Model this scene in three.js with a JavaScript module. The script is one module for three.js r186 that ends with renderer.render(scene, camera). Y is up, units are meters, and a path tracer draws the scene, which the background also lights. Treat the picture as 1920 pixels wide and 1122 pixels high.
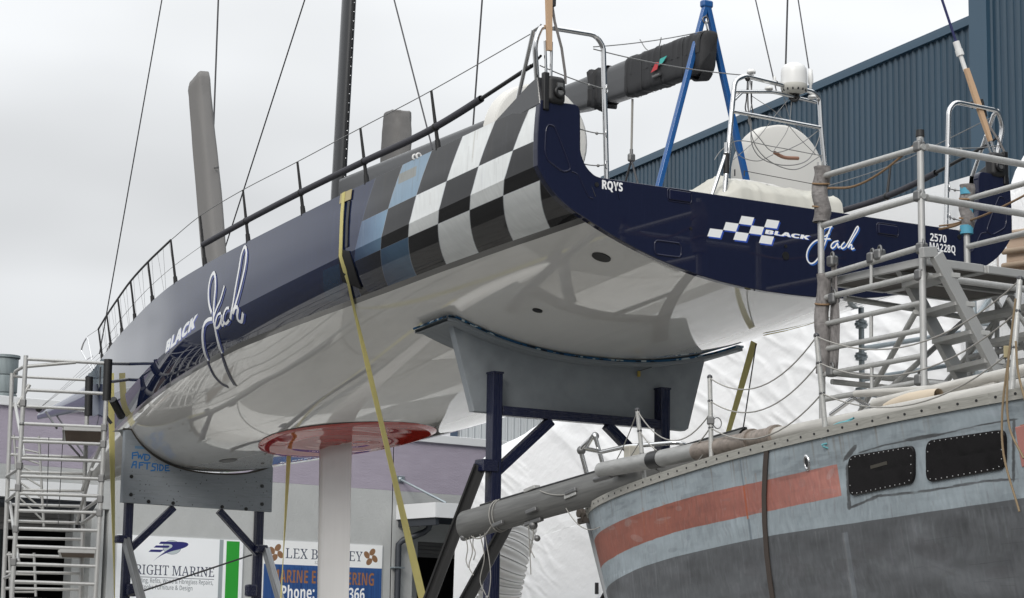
import * as THREE from 'three';
import { mergeGeometries, mergeVertices, toCreasedNormals } from 'three/addons/utils/BufferGeometryUtils.js';
import { RoundedBoxGeometry } from 'three/addons/geometries/RoundedBoxGeometry.js';

// ------------------------------------------------------------------ camera, sky, sun, exposure
const EYE = 1.6, PITCH = 9.29 * Math.PI / 180, ROLL = 0.9 * Math.PI / 180, FPX = 4000;
const scene = new THREE.Scene();
const camera = new THREE.PerspectiveCamera(2 * Math.atan(561 / FPX) * 180 / Math.PI, 1024 / 598, 0.1, 900);
camera.position.set(0, EYE, 0);
camera.rotation.set(PITCH, 0, 0);
camera.rotateZ(ROLL);
scene.add(camera);

let seed = 7;
const rnd = () => { seed = (seed * 1664525 + 1013904223) >>> 0; return seed / 4294967296; };
const hash = (x, y) => { let h = (x * 374761393 + y * 668265263) | 0; h = Math.imul(h ^ (h >>> 13), 1274126177); return ((h ^ (h >>> 16)) >>> 0) / 4294967296; };
function vnoise(x, y, wrap = 0) {
  const xi = Math.floor(x), yi = Math.floor(y), fx = x - xi, fy = y - yi, u = fx * fx * (3 - 2 * fx), v = fy * fy * (3 - 2 * fy);
  const w = (a) => (wrap ? ((a % wrap) + wrap) % wrap : a);
  const a = hash(w(xi), yi), b = hash(w(xi + 1), yi), c = hash(w(xi), yi + 1), d = hash(w(xi + 1), yi + 1);
  return a + (b - a) * u + (c - a) * v + (a - b - c + d) * u * v;
}
const fbm = (x, y, o = 4, wrap = 0) => { let s = 0, a = 0.5, t = 0; for (let i = 0; i < o; i++) { s += a * vnoise(x, y, wrap); t += a; x *= 2; y *= 2; wrap *= 2; a *= 0.5; } return s / t; };
const clamp = (x, a = 0, b = 1) => Math.min(b, Math.max(a, x));
const mix = (a, b, t) => a + (b - a) * t;
const sstep = (a, b, x) => { const t = clamp((x - a) / (b - a)); return t * t * (3 - 2 * t); };

{ // overcast sky: brighter towards the zenith, soft layers of cloud
  const w = 1024, h = 512, data = new Float32Array(w * h * 4);
  for (let j = 0; j < h; j++) for (let i = 0; i < w; i++) {
    const el = ((j + 0.5) / h - 0.5) * Math.PI, az = (i + 0.5) / w;
    const se = Math.max(0, Math.sin(el));
    const base = 0.525 * (1 + 2.2 * se);
    const p = 1 / (0.22 + se);
    const n1 = fbm(az * 16 + 5, el * 10 + 3, 5, 16), n2 = fbm(az * 40 + 4, el * 34 + 9, 4, 40);
    let k = 0.87 + 0.21 * sstep(0.32, 0.64, n1) + 0.12 * (n2 - 0.5);
    if (el < 0) k = 0.75;
    const L = base * k, o = (j * w + i) * 4;
    data[o] = L * 0.965; data[o + 1] = L * 0.99; data[o + 2] = L * 1.015; data[o + 3] = 1;
  }
  const sky = new THREE.DataTexture(data, w, h, THREE.RGBAFormat, THREE.FloatType);
  sky.mapping = THREE.EquirectangularReflectionMapping; sky.magFilter = THREE.LinearFilter; sky.minFilter = THREE.LinearFilter; sky.needsUpdate = true;
  scene.background = sky; scene.environment = sky;
}
const sun = new THREE.DirectionalLight(new THREE.Color(1, 0.96, 0.90), 1.5);
sun.position.set(-16, 34, 26); sun.target.position.set(0, 3, -22);
sun.castShadow = true; sun.shadow.radius = 40; sun.shadow.mapSize.set(2048, 2048);
Object.assign(sun.shadow.camera, { left: -30, right: 30, top: 30, bottom: -30, near: 1, far: 120 });
scene.add(sun, sun.target);

const renderer = new THREE.WebGLRenderer({ antialias: true });
renderer.toneMapping = THREE.LinearToneMapping;
renderer.toneMappingExposure = 1.1;
renderer.shadowMap.enabled = true;

// ------------------------------------------------------------------ small helpers
const V = (x, y, z) => new THREE.Vector3(x, y, z);
const Yup = V(0, 1, 0);
const cF = V(0, Math.sin(PITCH), -Math.cos(PITCH)), cR0 = V(1, 0, 0), cU0 = V().crossVectors(cR0, cF);
const cR = cR0.clone().multiplyScalar(Math.cos(ROLL)).addScaledVector(cU0, Math.sin(ROLL));
const cU = cU0.clone().multiplyScalar(Math.cos(ROLL)).addScaledVector(cR0, -Math.sin(ROLL));
const EYEP = V(0, EYE, 0);
// surveying: sight lines from the tripod onto planes of the place give the real positions of things
const dirOf = (px, py) => cF.clone().addScaledVector(cR, (px - 960) / FPX).addScaledVector(cU, (561 - py) / FPX);
const atD = (px, py, d) => EYEP.clone().addScaledVector(dirOf(px, py), d);
const onPlane = (px, py, q, n) => { const d = dirOf(px, py); return EYEP.clone().addScaledVector(d, q.clone().sub(EYEP).dot(n) / d.dot(n)); };
const onZ = (px, py, z) => onPlane(px, py, V(0, 0, z), V(0, 0, 1));
const project = (p) => { const r = p.clone().sub(EYEP), z = r.dot(cF); return [960 + FPX * r.dot(cR) / z, 561 - FPX * r.dot(cU) / z]; };

const used = {};
function numbered(name) { const n = used[name] = (used[name] ?? -1) + 1; return n ? `${name}_${String(n).padStart(3, '0')}` : name; }
function tag(o, label, category, group, kind) { if (label) o.userData.label = label; if (category) o.userData.category = category; if (group) o.userData.group = group; if (kind) o.userData.kind = kind; return o; }
function thing(name, label, category, pos = V(0, 0, 0), group) {
  const o = new THREE.Group(); o.name = numbered(name); o.position.copy(pos); scene.add(o); return tag(o, label, category, group);
}
const rootPos = (o) => { const p = V(0, 0, 0); for (; o && o !== scene; o = o.parent) p.add(o.position); return p; };
function clean(g) {
  g = g.index ? g.toNonIndexed() : g;
  for (const k of Object.keys(g.attributes)) if (!['position', 'normal', 'uv'].includes(k)) g.deleteAttribute(k);
  if (!g.attributes.normal) g.computeVertexNormals();
  if (!g.attributes.uv) g.setAttribute('uv', new THREE.BufferAttribute(new Float32Array(g.attributes.position.count * 2), 2));
  return g;
}
// geometries are given in world coordinates and stored relative to the thing they belong to
function mesh(name, geos, mat, parent = scene, label) {
  geos = [geos].flat();
  const g = geos.length === 1 ? geos[0] : mergeGeometries(geos.map(clean));
  const m = new THREE.Mesh(g, mat); m.name = parent === scene ? numbered(name) : name; m.castShadow = m.receiveShadow = true;
  if (parent !== scene) { const p = rootPos(parent); g.translate(-p.x, -p.y, -p.z); }
  parent.add(m); if (label) m.userData.label = label;
  return m;
}
const struct = (name, geos, mat) => tag(mesh(name, geos, mat), null, null, null, 'structure');
function cyl(a, b, r, r2 = r, n = 10) {
  const d = b.clone().sub(a), L = d.length(), g = new THREE.CylinderGeometry(r2, r, L, n, 1);
  g.applyQuaternion(new THREE.Quaternion().setFromUnitVectors(Yup, d.divideScalar(L))); const c = a.clone().add(b).multiplyScalar(0.5); return g.translate(c.x, c.y, c.z);
}
const ball = (c, r, n = 10) => new THREE.SphereGeometry(r, n, Math.max(6, n - 2)).translate(c.x, c.y, c.z);
function bent(pts, r, rad = 0.12, n = 8) { // a bent pipe with rounded corners
  const path = new THREE.CurvePath(); let a = pts[0];
  for (let i = 1; i < pts.length - 1; i++) {
    const p = pts[i], u = a.clone().sub(p), v = pts[i + 1].clone().sub(p), k = Math.min(rad, u.length() * 0.48, v.length() * 0.48);
    const p0 = p.clone().addScaledVector(u.normalize(), k), p1 = p.clone().addScaledVector(v.normalize(), k);
    if (p0.distanceTo(a) > 1e-4) path.add(new THREE.LineCurve3(a, p0));
    path.add(new THREE.QuadraticBezierCurve3(p0, p, p1)); a = p1;
  }
  path.add(new THREE.LineCurve3(a, pts[pts.length - 1]));
  return new THREE.TubeGeometry(path, Math.max(8, pts.length * 10), r, n);
}
const rope = (pts, r, n = 5, seg) => new THREE.TubeGeometry(new THREE.CatmullRomCurve3(pts), seg ?? Math.max(6, pts.length * 5), r, n);
function sag(a, b, d, r, n = 5) { const m = a.clone().add(b).multiplyScalar(0.5); m.y -= d * 2; return new THREE.TubeGeometry(new THREE.QuadraticBezierCurve3(a, m, b), 16, r, n); }
function frameOf(dir, up = Yup) { const z = dir.clone().normalize(), x = V().crossVectors(up, z).normalize(), y = V().crossVectors(z, x); return new THREE.Matrix4().makeBasis(x, y, z); }
function beam(a, b, w, h, up = Yup, bev = 0.006) { // rectangular bar: w across, h along up
  const d = b.clone().sub(a), L = d.length(), g = bev ? new RoundedBoxGeometry(w, h, L, 1, Math.min(bev, w * 0.3, h * 0.3)) : new THREE.BoxGeometry(w, h, L);
  g.applyMatrix4(frameOf(d, up)); const c = a.clone().add(b).multiplyScalar(0.5); return g.translate(c.x, c.y, c.z);
}
function band(pts, nrm, w, th) { // a strap of webbing: rectangular section along a path; nrm = outward normals
  const pos = [], uv = [], idx = []; let len = 0;
  pts.forEach((p, i) => {
    const t = pts[Math.min(i + 1, pts.length - 1)].clone().sub(pts[Math.max(i - 1, 0)]).normalize();
    const n = (Array.isArray(nrm) ? nrm[i] : nrm).clone(); const s = V().crossVectors(t, n).normalize(); n.crossVectors(s, t).normalize();
    const ww = Array.isArray(w) ? w[i] : w; if (i) len += p.distanceTo(pts[i - 1]);
    for (const [a, b] of [[-1, 0], [1, 0], [1, 1], [-1, 1]]) { const q = p.clone().addScaledVector(s, a * ww / 2).addScaledVector(n, b * th); pos.push(q.x, q.y, q.z); uv.push((a + 1) / 2, len); }
    if (i) { const o = (i - 1) * 4, e = i * 4; for (let k = 0; k < 4; k++) { const l = (k + 1) % 4; idx.push(o + k, o + l, e + k, o + l, e + l, e + k); } }
  });
  const e = (pts.length - 1) * 4; idx.push(0, 2, 1, 0, 3, 2, e, e + 1, e + 2, e, e + 2, e + 3);
  let g = new THREE.BufferGeometry(); g.setAttribute('position', new THREE.Float32BufferAttribute(pos, 3)); g.setAttribute('uv', new THREE.Float32BufferAttribute(uv, 2)); g.setIndex(idx);
  return toCreasedNormals(g, 0.7);
}
function grid(nu, nv, fn, uvfn) { // surface sheet from fn(u, v) -> Vector3
  const pos = [], uv = [], idx = [];
  for (let j = 0; j <= nv; j++) for (let i = 0; i <= nu; i++) {
    const u = i / nu, v = j / nv, p = fn(u, v); pos.push(p.x, p.y, p.z); const q = uvfn ? uvfn(u, v, p) : [u, v]; uv.push(q[0], q[1]);
    if (i < nu && j < nv) { const a = j * (nu + 1) + i, b = a + 1, c = a + nu + 1, d = c + 1; idx.push(a, b, c, b, d, c); }
  }
  const g = new THREE.BufferGeometry(); g.setAttribute('position', new THREE.Float32BufferAttribute(pos, 3)); g.setAttribute('uv', new THREE.Float32BufferAttribute(uv, 2)); g.setIndex(idx); g.computeVertexNormals(); return g;
}
function flip(g) { const x = g.index; for (let i = 0; i < x.count; i += 3) { const a = x.getX(i); x.setX(i, x.getX(i + 2)); x.setX(i + 2, a); } g.computeVertexNormals(); return g; }
function pchip(X, Y) {
  const n = X.length, h = [], d = [], m = [];
  for (let i = 0; i < n - 1; i++) { h[i] = X[i + 1] - X[i]; d[i] = (Y[i + 1] - Y[i]) / h[i]; }
  m[0] = d[0]; m[n - 1] = d[n - 2];
  for (let i = 1; i < n - 1; i++) m[i] = d[i - 1] * d[i] <= 0 ? 0 : (h[i - 1] + h[i]) * 3 / ((2 * h[i] + h[i - 1]) / d[i - 1] + (h[i] + 2 * h[i - 1]) / d[i]);
  return (x) => {
    let i = 0; x = clamp(x, X[0], X[n - 1]); while (i < n - 2 && x > X[i + 1]) i++;
    const t = (x - X[i]) / h[i], t2 = t * t, t3 = t2 * t;
    return Y[i] * (2 * t3 - 3 * t2 + 1) + h[i] * m[i] * (t3 - 2 * t2 + t) + Y[i + 1] * (3 * t2 - 2 * t3) + h[i] * m[i + 1] * (t3 - t2);
  };
}
// ------------------------------------------------------------------ textures and materials
function canvasTex(w, h, draw) { const c = document.createElement('canvas'); c.width = w; c.height = h; const x = c.getContext('2d'); draw(x, w, h); const t = new THREE.CanvasTexture(c); t.colorSpace = THREE.SRGBColorSpace; t.magFilter = THREE.LinearFilter; t.anisotropy = 8; return t; }
function weather(x, w, h, fn) { const im = x.getImageData(0, 0, w, h), d = im.data; for (let j = 0; j < h; j++) for (let i = 0; i < w; i++) { const k = fn(i, j), o = (j * w + i) * 4; d[o] = clamp(d[o] * k, 0, 255); d[o + 1] = clamp(d[o + 1] * k, 0, 255); d[o + 2] = clamp(d[o + 2] * k, 0, 255); } x.putImageData(im, 0, 0); }
function dataTex(w, h, fn, rx = 1, ry = 1) {
  const d = new Uint8Array(w * h * 4);
  for (let j = 0; j < h; j++) for (let i = 0; i < w; i++) { const v = fn(i / w, j / h), o = (j * w + i) * 4; d[o] = d[o + 1] = d[o + 2] = clamp(v) * 255; d[o + 3] = 255; }
  const t = new THREE.DataTexture(d, w, h); t.wrapS = t.wrapT = THREE.RepeatWrapping; t.magFilter = THREE.LinearFilter; t.minFilter = THREE.LinearFilter; t.repeat.set(rx, ry); t.needsUpdate = true; return t;
}
const rpt = (t, x, y) => { const c = t.clone(); c.repeat.set(x, y); c.needsUpdate = true; return c; };
const nFine = dataTex(256, 256, (u, v) => fbm(u * 16, v * 16, 5, 16));
const nCloth = dataTex(256, 256, (u, v) => { const a = fbm(u * 4 + 7, v * 10, 4, 4), b = fbm(u * 9 + 2, v * 3, 3, 9); return 1 - Math.abs(2 * a - 1) * 0.7 - Math.abs(2 * b - 1) * 0.3; });
const nStreak = dataTex(256, 256, (u, v) => 0.6 * fbm(u * 48, v * 3, 4, 48) + 0.4 * fbm(u * 12, v * 6, 4, 12));
function blotch(base, amp, t = nFine, scale = 1) { // colour map around a real base colour
  const src = t.image.data, n = 256, d = new Uint8Array(n * n * 4), c = new THREE.Color();
  for (let i = 0; i < n * n; i++) { const k = 1 + amp * (src[i * 4] / 255 - 0.5) * 2; c.setRGB(base[0] * k, base[1] * k, base[2] * k).convertLinearToSRGB(); d[i * 4] = clamp(c.r) * 255; d[i * 4 + 1] = clamp(c.g) * 255; d[i * 4 + 2] = clamp(c.b) * 255; d[i * 4 + 3] = 255; }
  const x = new THREE.DataTexture(d, n, n); x.colorSpace = THREE.SRGBColorSpace; x.wrapS = x.wrapT = THREE.RepeatWrapping; x.magFilter = THREE.LinearFilter; x.repeat.set(scale, scale); x.needsUpdate = true; return x;
}
const M = (r, g, b, rough = 0.6, metal = 0, extra = {}) => { const m = new THREE.MeshPhysicalMaterial({ roughness: rough, metalness: metal, side: THREE.DoubleSide, ...extra }); m.color.setRGB(r, g, b); return m; };
const alu = M(0.48, 0.48, 0.475, 0.42, 0.4, { map: rpt(blotch([0.95, 0.95, 0.94], 0.14), 1, 5) });
const aluDull = M(0.46, 0.46, 0.45, 0.5, 0.4, { map: rpt(blotch([0.95, 0.95, 0.94], 0.22), 1, 4) });
const galv = M(0.40, 0.44, 0.46, 0.5, 0.7, { map: blotch([0.9, 0.93, 0.95], 0.3) });
const steel = M(0.72, 0.72, 0.72, 0.14, 1);
const clampM = M(0.2, 0.2, 0.2, 0.5, 0.8);
const blackRub = M(0.012, 0.012, 0.013, 0.55);
const black = M(0.008, 0.008, 0.009, 0.4);
const carbon = M(0.022, 0.023, 0.026, 0.34, 0, { clearcoat: 0.5, clearcoatRoughness: 0.25 });
const wireM = M(0.06, 0.06, 0.065, 0.5, 0.4);
const wireG = M(0.25, 0.25, 0.25, 0.5, 0.5);
const ropeG = M(0.30, 0.29, 0.27, 0.9);
const navyPaint = M(0.009, 0.011, 0.034, 0.4, 0, { clearcoat: 1, clearcoatRoughness: 0.04, specularIntensity: 0 });
const navySteel = M(0.010, 0.013, 0.040, 0.5, 0, { roughnessMap: nFine, bumpMap: rpt(nFine, 2, 6), bumpScale: 0.001 });
const whiteGel = M(0.80, 0.79, 0.765, 0.05, 0, { clearcoat: 1, clearcoatRoughness: 0.02, specularIntensity: 0.35, map: rpt(blotch([0.97, 0.97, 0.965], 0.05), 0.13, 1.2) });
const whitePlain = M(0.74, 0.74, 0.73, 0.5);
const greyPly = M(0.275, 0.295, 0.315, 0.75, 0, { map: blotch([0.92, 0.94, 0.95], 0.16), bumpMap: rpt(nFine, 2, 2), bumpScale: 0.002 });
const yellowWeb = M(0.56, 0.50, 0.20, 0.85, 0, { bumpMap: rpt(nFine, 4, 40), bumpScale: 0.001 });
const tanWeb = M(0.52, 0.35, 0.22, 0.85);
const plyEdge = M(0.10, 0.062, 0.035, 0.8, 0, { map: blotch([0.9, 0.9, 0.9], 0.3, nStreak) });
const rag = M(0.24, 0.225, 0.22, 0.95, 0, { map: blotch([0.85, 0.85, 0.85], 0.5), bumpMap: rpt(nCloth, 2, 2), bumpScale: 0.004 });
const canvasW = M(0.64, 0.63, 0.60, 0.9), canvasC = M(0.52, 0.51, 0.46, 0.9);
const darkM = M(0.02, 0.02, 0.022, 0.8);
const STEEL = { stripeEnd: 4.47, red2: 6.08, rust: 3.37, seam: 4.43, smears: [[[[4.72, .158], [4.95, .15], [5.14, .153], [5.43, .160], [5.81, .158], [6.03, .165]], 3], [[[5.2, .152], [5.42, .158]], 6], [[[4.575, .22], [4.53, .436]], 6], [[[4.58, .166], [4.66, .128]], 7], [[[4.56, .44], [4.82, .41], [5.3, .431], [5.74, .435], [5.96, .452]], 5], [[[6.04, .17], [5.965, .456]], 3]] };

// ------------------------------------------------------------------ racing yacht: frame and lines
// s = metres forward of the transom, t = metres to port of the centreline, h = metres above the tripod
const TH = 30.29 * Math.PI / 180;
const O1 = V(2.243, EYE, -17.13), F1 = V(-Math.sin(TH), 0, -Math.cos(TH)), P1 = V(-Math.cos(TH), 0, Math.sin(TH));
const A1 = F1.clone().negate(), S1 = P1.clone().negate();
const W = (s, t, h) => O1.clone().addScaledVector(F1, s).addScaledVector(P1, t).add(V(0, h, 0));
const inv1 = (p) => { const d = p.clone().sub(O1); return { s: d.dot(F1), t: d.dot(P1), h: d.y }; };
const onS = (px, py, s) => onPlane(px, py, W(s, 0, 0), F1);
const onT = (px, py, t) => onPlane(px, py, W(0, t, 0), P1);
const LOA = 17.03;
const tSheer = pchip([0, .6, 1.7, 3.2, 4.5, 5.4, 6.3, 8.2, 9.64, 10.93, 12.77, 14, 14.89, 16.26, 16.9, LOA], [2.40, 2.415, 2.415, 2.39, 2.35, 2.31, 2.26, 2.08, 1.83, 1.55, 1.12, .80, .57, .21, .05, .018]);
const dKn = pchip([0, 5, 8, 12, 17.1], [.02, .02, .005, -.035, -.003]);
const tKn = (s) => Math.max(0.012, tSheer(s) + dKn(s));
const tBoot = pchip([0, 1, 2, 3.2, 5.4, 6.3, 7.1, 8.7, 10.1, 12.9, 14.3, 16.3, 16.9, LOA], [2.0, 2.05, 2.08, 2.09, 2.11, 2.10, 2.03, 1.83, 1.59, 1.0, .68, .17, .035, .01]);
const hSheer = (s) => 4.14 - 0.0123 * s + 0.0015 * s * (s - 17);
const hKn = (s) => 3.63 - 0.058 * s + 0.0009 * s * s;
const hBoot = (s) => 3.28 - 0.039 * s;
const hKeel = pchip([0, 3, 6, 9, 12, 15, 16.6, LOA], [2.87, 2.65, 2.42, 2.24, 2.18, 2.25, 2.34, 2.45]);
const pExp = pchip([0, 4, 9, 12, 17], [2.3, 2.25, 2.6, 2.4, 2.2]), eExp = pchip([0, 4, 9, 12, 17], [1, .97, .62, .6, .55]);
function hullPt(s, v) { // v: 0 sheer, 1 knuckle, 2 boot top, 3 centreline (port side)
  const k = [tKn(s), hKn(s)], b = [tBoot(s), hBoot(s)];
  if (v <= 1) { const f = v, bulge = 0.012 * Math.sin(Math.PI * f); return [mix(tSheer(s), k[0], f) + bulge * Math.min(1, k[0]), mix(hSheer(s), k[1], f)]; }
  if (v <= 2) {
    const f = v - 1, q = clamp((k[0] - b[0]) / 0.42), c = [(k[0] + b[0]) / 2 + 0.08 * q, (k[1] + b[1]) / 2 - 0.07 * q];
    return [0, 1].map((i) => (1 - f) * (1 - f) * k[i] + 2 * f * (1 - f) * c[i] + f * f * b[i]);
  }
  const u = Math.sin((3 - v) * Math.PI / 2), hc = Math.min(hKeel(s), b[1] - 0.02);
  return [b[0] * u, hc + (b[1] - hc) * (1 - Math.pow(Math.max(0, 1 - Math.pow(u, pExp(s))), eExp(s)))];
}
const hullW = (s, v, side = 1) => { const [t, h] = hullPt(s, v); return W(s, side * t, h); };
function hullN(s, v, side = 1) { // outward normal
  const e = 0.01, s0 = clamp(s, e, LOA - e), v0 = clamp(v, e, 2.97);
  const a = hullW(s0 + e, v0, side).sub(hullW(s0 - e, v0, side)), b = hullW(s0, v0 + e, side).sub(hullW(s0, v0 - e, side));
  return V().crossVectors(a, b).multiplyScalar(side).normalize();
}

// ------------------------------------------------------------------ ground
{
  const t = blotch([0.95, 0.95, 0.95], 0.25, nFine, 60), mat = M(0.085, 0.084, 0.08, 0.85, 0, { map: t });
  struct('ground', new THREE.PlaneGeometry(900, 900).rotateX(-Math.PI / 2), mat);
  // cast slabs of the hardstand, paler than the compacted yard round them
  const slabM = [0.27, 0.46, 0.56].map((k) => M(k, k * 0.98, k * 0.93, 0.8, 0, { map: rpt(blotch([0.95, 0.95, 0.95], 0.3), 2, 2) }));
  const yard = new THREE.Group(); yard.name = 'hardstand'; tag(yard, null, null, null, 'structure'); scene.add(yard);
  for (let i = 0; i < 8; i++) for (let j = 0; j < 9; j++) {
    const p = W(-8 + i * 4.4, -20 + j * 2.8, 0); if (hash(i + 3, j * 7) < 0.12) continue;
    const g = new RoundedBoxGeometry(2.76, 0.12, 4.36, 1, 0.015).rotateY(TH).translate(p.x, -0.045 + 0.004 * hash(i, j), p.z);
    mesh('slab', g, slabM[Math.floor(hash(i * 5, j * 3) * 3)], yard);
  }
}

// ------------------------------------------------------------------ workshop on the left
const wDir = V(Math.sin(52 * Math.PI / 180), 0, -Math.cos(52 * Math.PI / 180)), wN = V(wDir.z * -1, 0, wDir.x);
const wP = onPlane(0, 757, V(0, 0, -36), V(0, 0, 1));
const wPt = (px, py, out = 0) => onPlane(px, py, wP.clone().addScaledVector(wN, out), wN);
const wA = (px, py, out = 0) => wPt(px, py, out).sub(wP).dot(wDir), wB = (px, py, out = 0) => wPt(px, py, out).y;
const wXYZ = (a, b, c) => wP.clone().setY(0).addScaledVector(wDir, a).addScaledVector(wN, c).add(V(0, b, 0));
const wMat = new THREE.Matrix4().makeBasis(wDir, Yup, wN).setPosition(wP.x, 0, wP.z);
function wBox(a0, a1, b0, b1, c0, c1, bev = 0.004) { return new RoundedBoxGeometry(a1 - a0, b1 - b0, c1 - c0, 1, bev).translate((a0 + a1) / 2, (b0 + b1) / 2, (c0 + c1) / 2).applyMatrix4(wMat); }
const wallGrey = M(0.47, 0.48, 0.475, 0.8, 0, { map: rpt(blotch([0.95, 0.95, 0.95], 0.06), 1, 1), bumpMap: rpt(nFine, 8, 8), bumpScale: 0.004 });
const wallPurple = M(0.385, 0.345, 0.415, 0.8, 0, { map: rpt(blotch([0.95, 0.95, 0.95], 0.07), 1, 1), bumpMap: rpt(nFine, 8, 8), bumpScale: 0.004 });
const capWhite = M(0.68, 0.69, 0.70, 0.55), shutter = M(0.16, 0.155, 0.15, 0.5, 0.4), darkSteel = M(0.045, 0.05, 0.06, 0.5, 0.3);
{
  const topB = wB(400, 795), purB = wB(600, 911), fasB = wB(190, 903), aEnd = 15.5;
  const aJ = wA(737, 900), aD0 = wA(205, 950), aL = -5;
  const t = thing('workshop', 'long rendered workshop with purple band above pale grey walls', 'building', wXYZ(4, 0, 0));
  const d = 0.2, doorTop = wB(100, 950);
  // upper band in precast panels, a joint at the downpipe
  const cuts = [aL, aL + 4.6, 2.6, aJ, aJ + 3.9, aEnd];
  for (let i = 0; i < cuts.length - 1; i++) mesh('purple_panel', wBox(cuts[i] + 0.012, cuts[i + 1] - 0.012, purB, topB, -d, 0), wallPurple, t);
  for (let i = 0; i < cuts.length - 1; i++) mesh('parapet_cap', wBox(cuts[i] + 0.004, cuts[i + 1] - 0.004, topB, topB + 0.16, -d - 0.05, 0.06, 0.01), capWhite, t);
  const d0 = wA(790, 1060), d1 = wA(870, 1060), dTop = wB(800, 1017, -1);
  mesh('grey_panel', wBox(aL, aD0, doorTop, purB, -d, 0), wallGrey, t);
  mesh('grey_panel', wBox(aD0, wA(478, 1000) - 0.006, 0, purB, -d, 0), wallGrey, t);
  mesh('grey_panel', wBox(wA(478, 1000) + 0.006, aJ - 0.012, 0, purB, -d, 0), wallGrey, t);
  mesh('grey_panel', wBox(aJ + 0.012, aJ + 0.5, 0, purB, -d, 0), wallGrey, t);
  mesh('grey_panel', wBox(aJ + 0.5, aEnd, wB(800, 958), purB, -d, 0), wallGrey, t);
  mesh('grey_panel', wBox(d1 + 0.9, aEnd, 0, wB(800, 958), -d, 0), wallGrey, t);
  // left roller-door bay: dark hall, half-raised shutter, white column
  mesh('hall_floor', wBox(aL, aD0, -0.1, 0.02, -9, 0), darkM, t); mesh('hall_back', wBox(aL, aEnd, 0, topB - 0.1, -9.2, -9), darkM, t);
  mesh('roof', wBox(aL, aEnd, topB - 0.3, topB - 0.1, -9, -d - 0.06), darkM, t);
  mesh('column', wBox(wA(132, 1000, -0.3), wA(160, 1000, -0.3), 0, doorTop, -0.5, -0.21), wallGrey, t);
  mesh('column', wBox(wA(166, 1000, -0.1), wA(190, 1000, -0.1), 0, doorTop, -0.2, -0.02), wallGrey, t);
  const sh = wB(100, 998, -0.3); for (let k = 0; k < 4; k++) mesh('shutter_slat', wBox(aL, wA(130, 1000, -0.3), sh + k * 0.115 + 0.006, sh + k * 0.115 + 0.115, -0.36, -0.3), shutter, t);
  mesh('bench', wBox(wA(20, 1110, -2), wA(110, 1110, -2), 0.6, 1.1, -3, -2), plyEdge, t);
  // awning over the bay
  const aw = mesh('awning', wBox(aL, wA(176, 930, 1.3), wB(100, 942, 1.3) + 0.02, wB(100, 928, 1.3) + 0.06, 0.005, 1.3), darkSteel, t);
  mesh('fascia', wBox(aL - 0.02, wA(180, 930, 1.3), wB(100, 937, 1.3), wB(100, 905, 1.3), 1.303, 1.34), capWhite, aw);
  for (let k = 0; k < 5; k++) mesh('purlin', wBox(aL, wA(174, 930, 1.3), wB(100, 948, 1.3), wB(100, 942, 1.3) + 0.015, 0.1 + k * 0.27, 0.15 + k * 0.27), darkSteel, aw);
  mesh('rafter', beam(wXYZ(wA(178, 930, 1.3), wB(100, 930, 1.3), 1.28), wXYZ(wA(178, 930, 1.3) + 0.35, wB(225, 990), 0.02), 0.09, 0.2), darkSteel, aw);
  // right doorway: canopy, tie rod, downpipe, roller shutter
  const ca0 = wA(745, 958, 0), cb = wB(760, 962, 0.05) - 0.12;
  const can = mesh('canopy', wBox(ca0, ca0 + 3.6, cb + 0.03, cb + 0.09, 0.005, 1.25), darkSteel, t);
  mesh('fascia', [wBox(ca0 - 0.03, ca0, cb - 0.02, cb + 0.26, 0.0, 1.28), wBox(ca0, ca0 + 3.6, cb - 0.02, cb + 0.26, 1.253, 1.283)], capWhite, can);
  mesh('beam', [wBox(ca0 + 0.02, ca0 + 0.1, cb - 0.16, cb + 0.025, 0.01, 1.22), wBox(ca0 + 0.1, ca0 + 3.6, cb - 0.1, cb + 0.02, 0.6, 0.66)], darkSteel, can);
  const br = wPt(750, 899, 0.02); mesh('tie_rod', [cyl(br, wXYZ(ca0 + 0.35, cb + 0.27, 1.1), 0.022), ball(br, 0.05)], galv, can);
  const bp = mesh('wall_bracket', wBox(wA(742, 899), wA(757, 899), wB(750, 905), wB(750, 893), 0.0, 0.03), galv, can);
  mesh('downpipe', bent([wXYZ(ca0 + 0.45, cb + 0.02, 0.5), wXYZ(ca0 + 0.45, cb - 0.22, 0.4), wXYZ(ca0 - 0.02, cb - 0.45, 0.09), wXYZ(ca0 - 0.02, 0, 0.09)], 0.06, 0.08), darkSteel, t);
  for (let k = 0; k < 2; k++) mesh('pipe_clip', wBox(ca0 - 0.14, ca0 + 0.1, cb - 0.95 - k * 1.4, cb - 0.92 - k * 1.4, 0, 0.16), galv, t);
  mesh('door_recess', [wBox(aJ + 0.5, aJ + 0.52, 0, wB(800, 958), -1.2, -0.205), wBox(aJ + 0.52, aEnd, dTop, wB(800, 958) - 0.002, -1.2, -1.0)], wallGrey, t);
  const ra = wA(783, 1040, -1); for (let k = 0; k < 7; k++) mesh('shutter_slat', wBox(ra, ra + 3, wB(800, 1046, -1) + k * 0.075 + 0.004, wB(800, 1046, -1) + k * 0.075 + 0.075, -1.1, -1.02 + 0.01 * (k % 2)), shutter, t);
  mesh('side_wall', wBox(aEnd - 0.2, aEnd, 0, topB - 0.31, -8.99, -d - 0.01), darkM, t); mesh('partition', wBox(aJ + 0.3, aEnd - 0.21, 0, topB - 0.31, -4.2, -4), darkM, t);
  mesh('door_jamb', wBox(aJ + 0.52, ra, 0, dTop, -1.2, -1.0), wallGrey, t);
  for (const px of [480, 737]) mesh('joint_seal', wBox(wA(px, 950) - 0.008, wA(px, 950) + 0.008, 0, topB, -0.1, -0.012), darkM, t);
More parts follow.
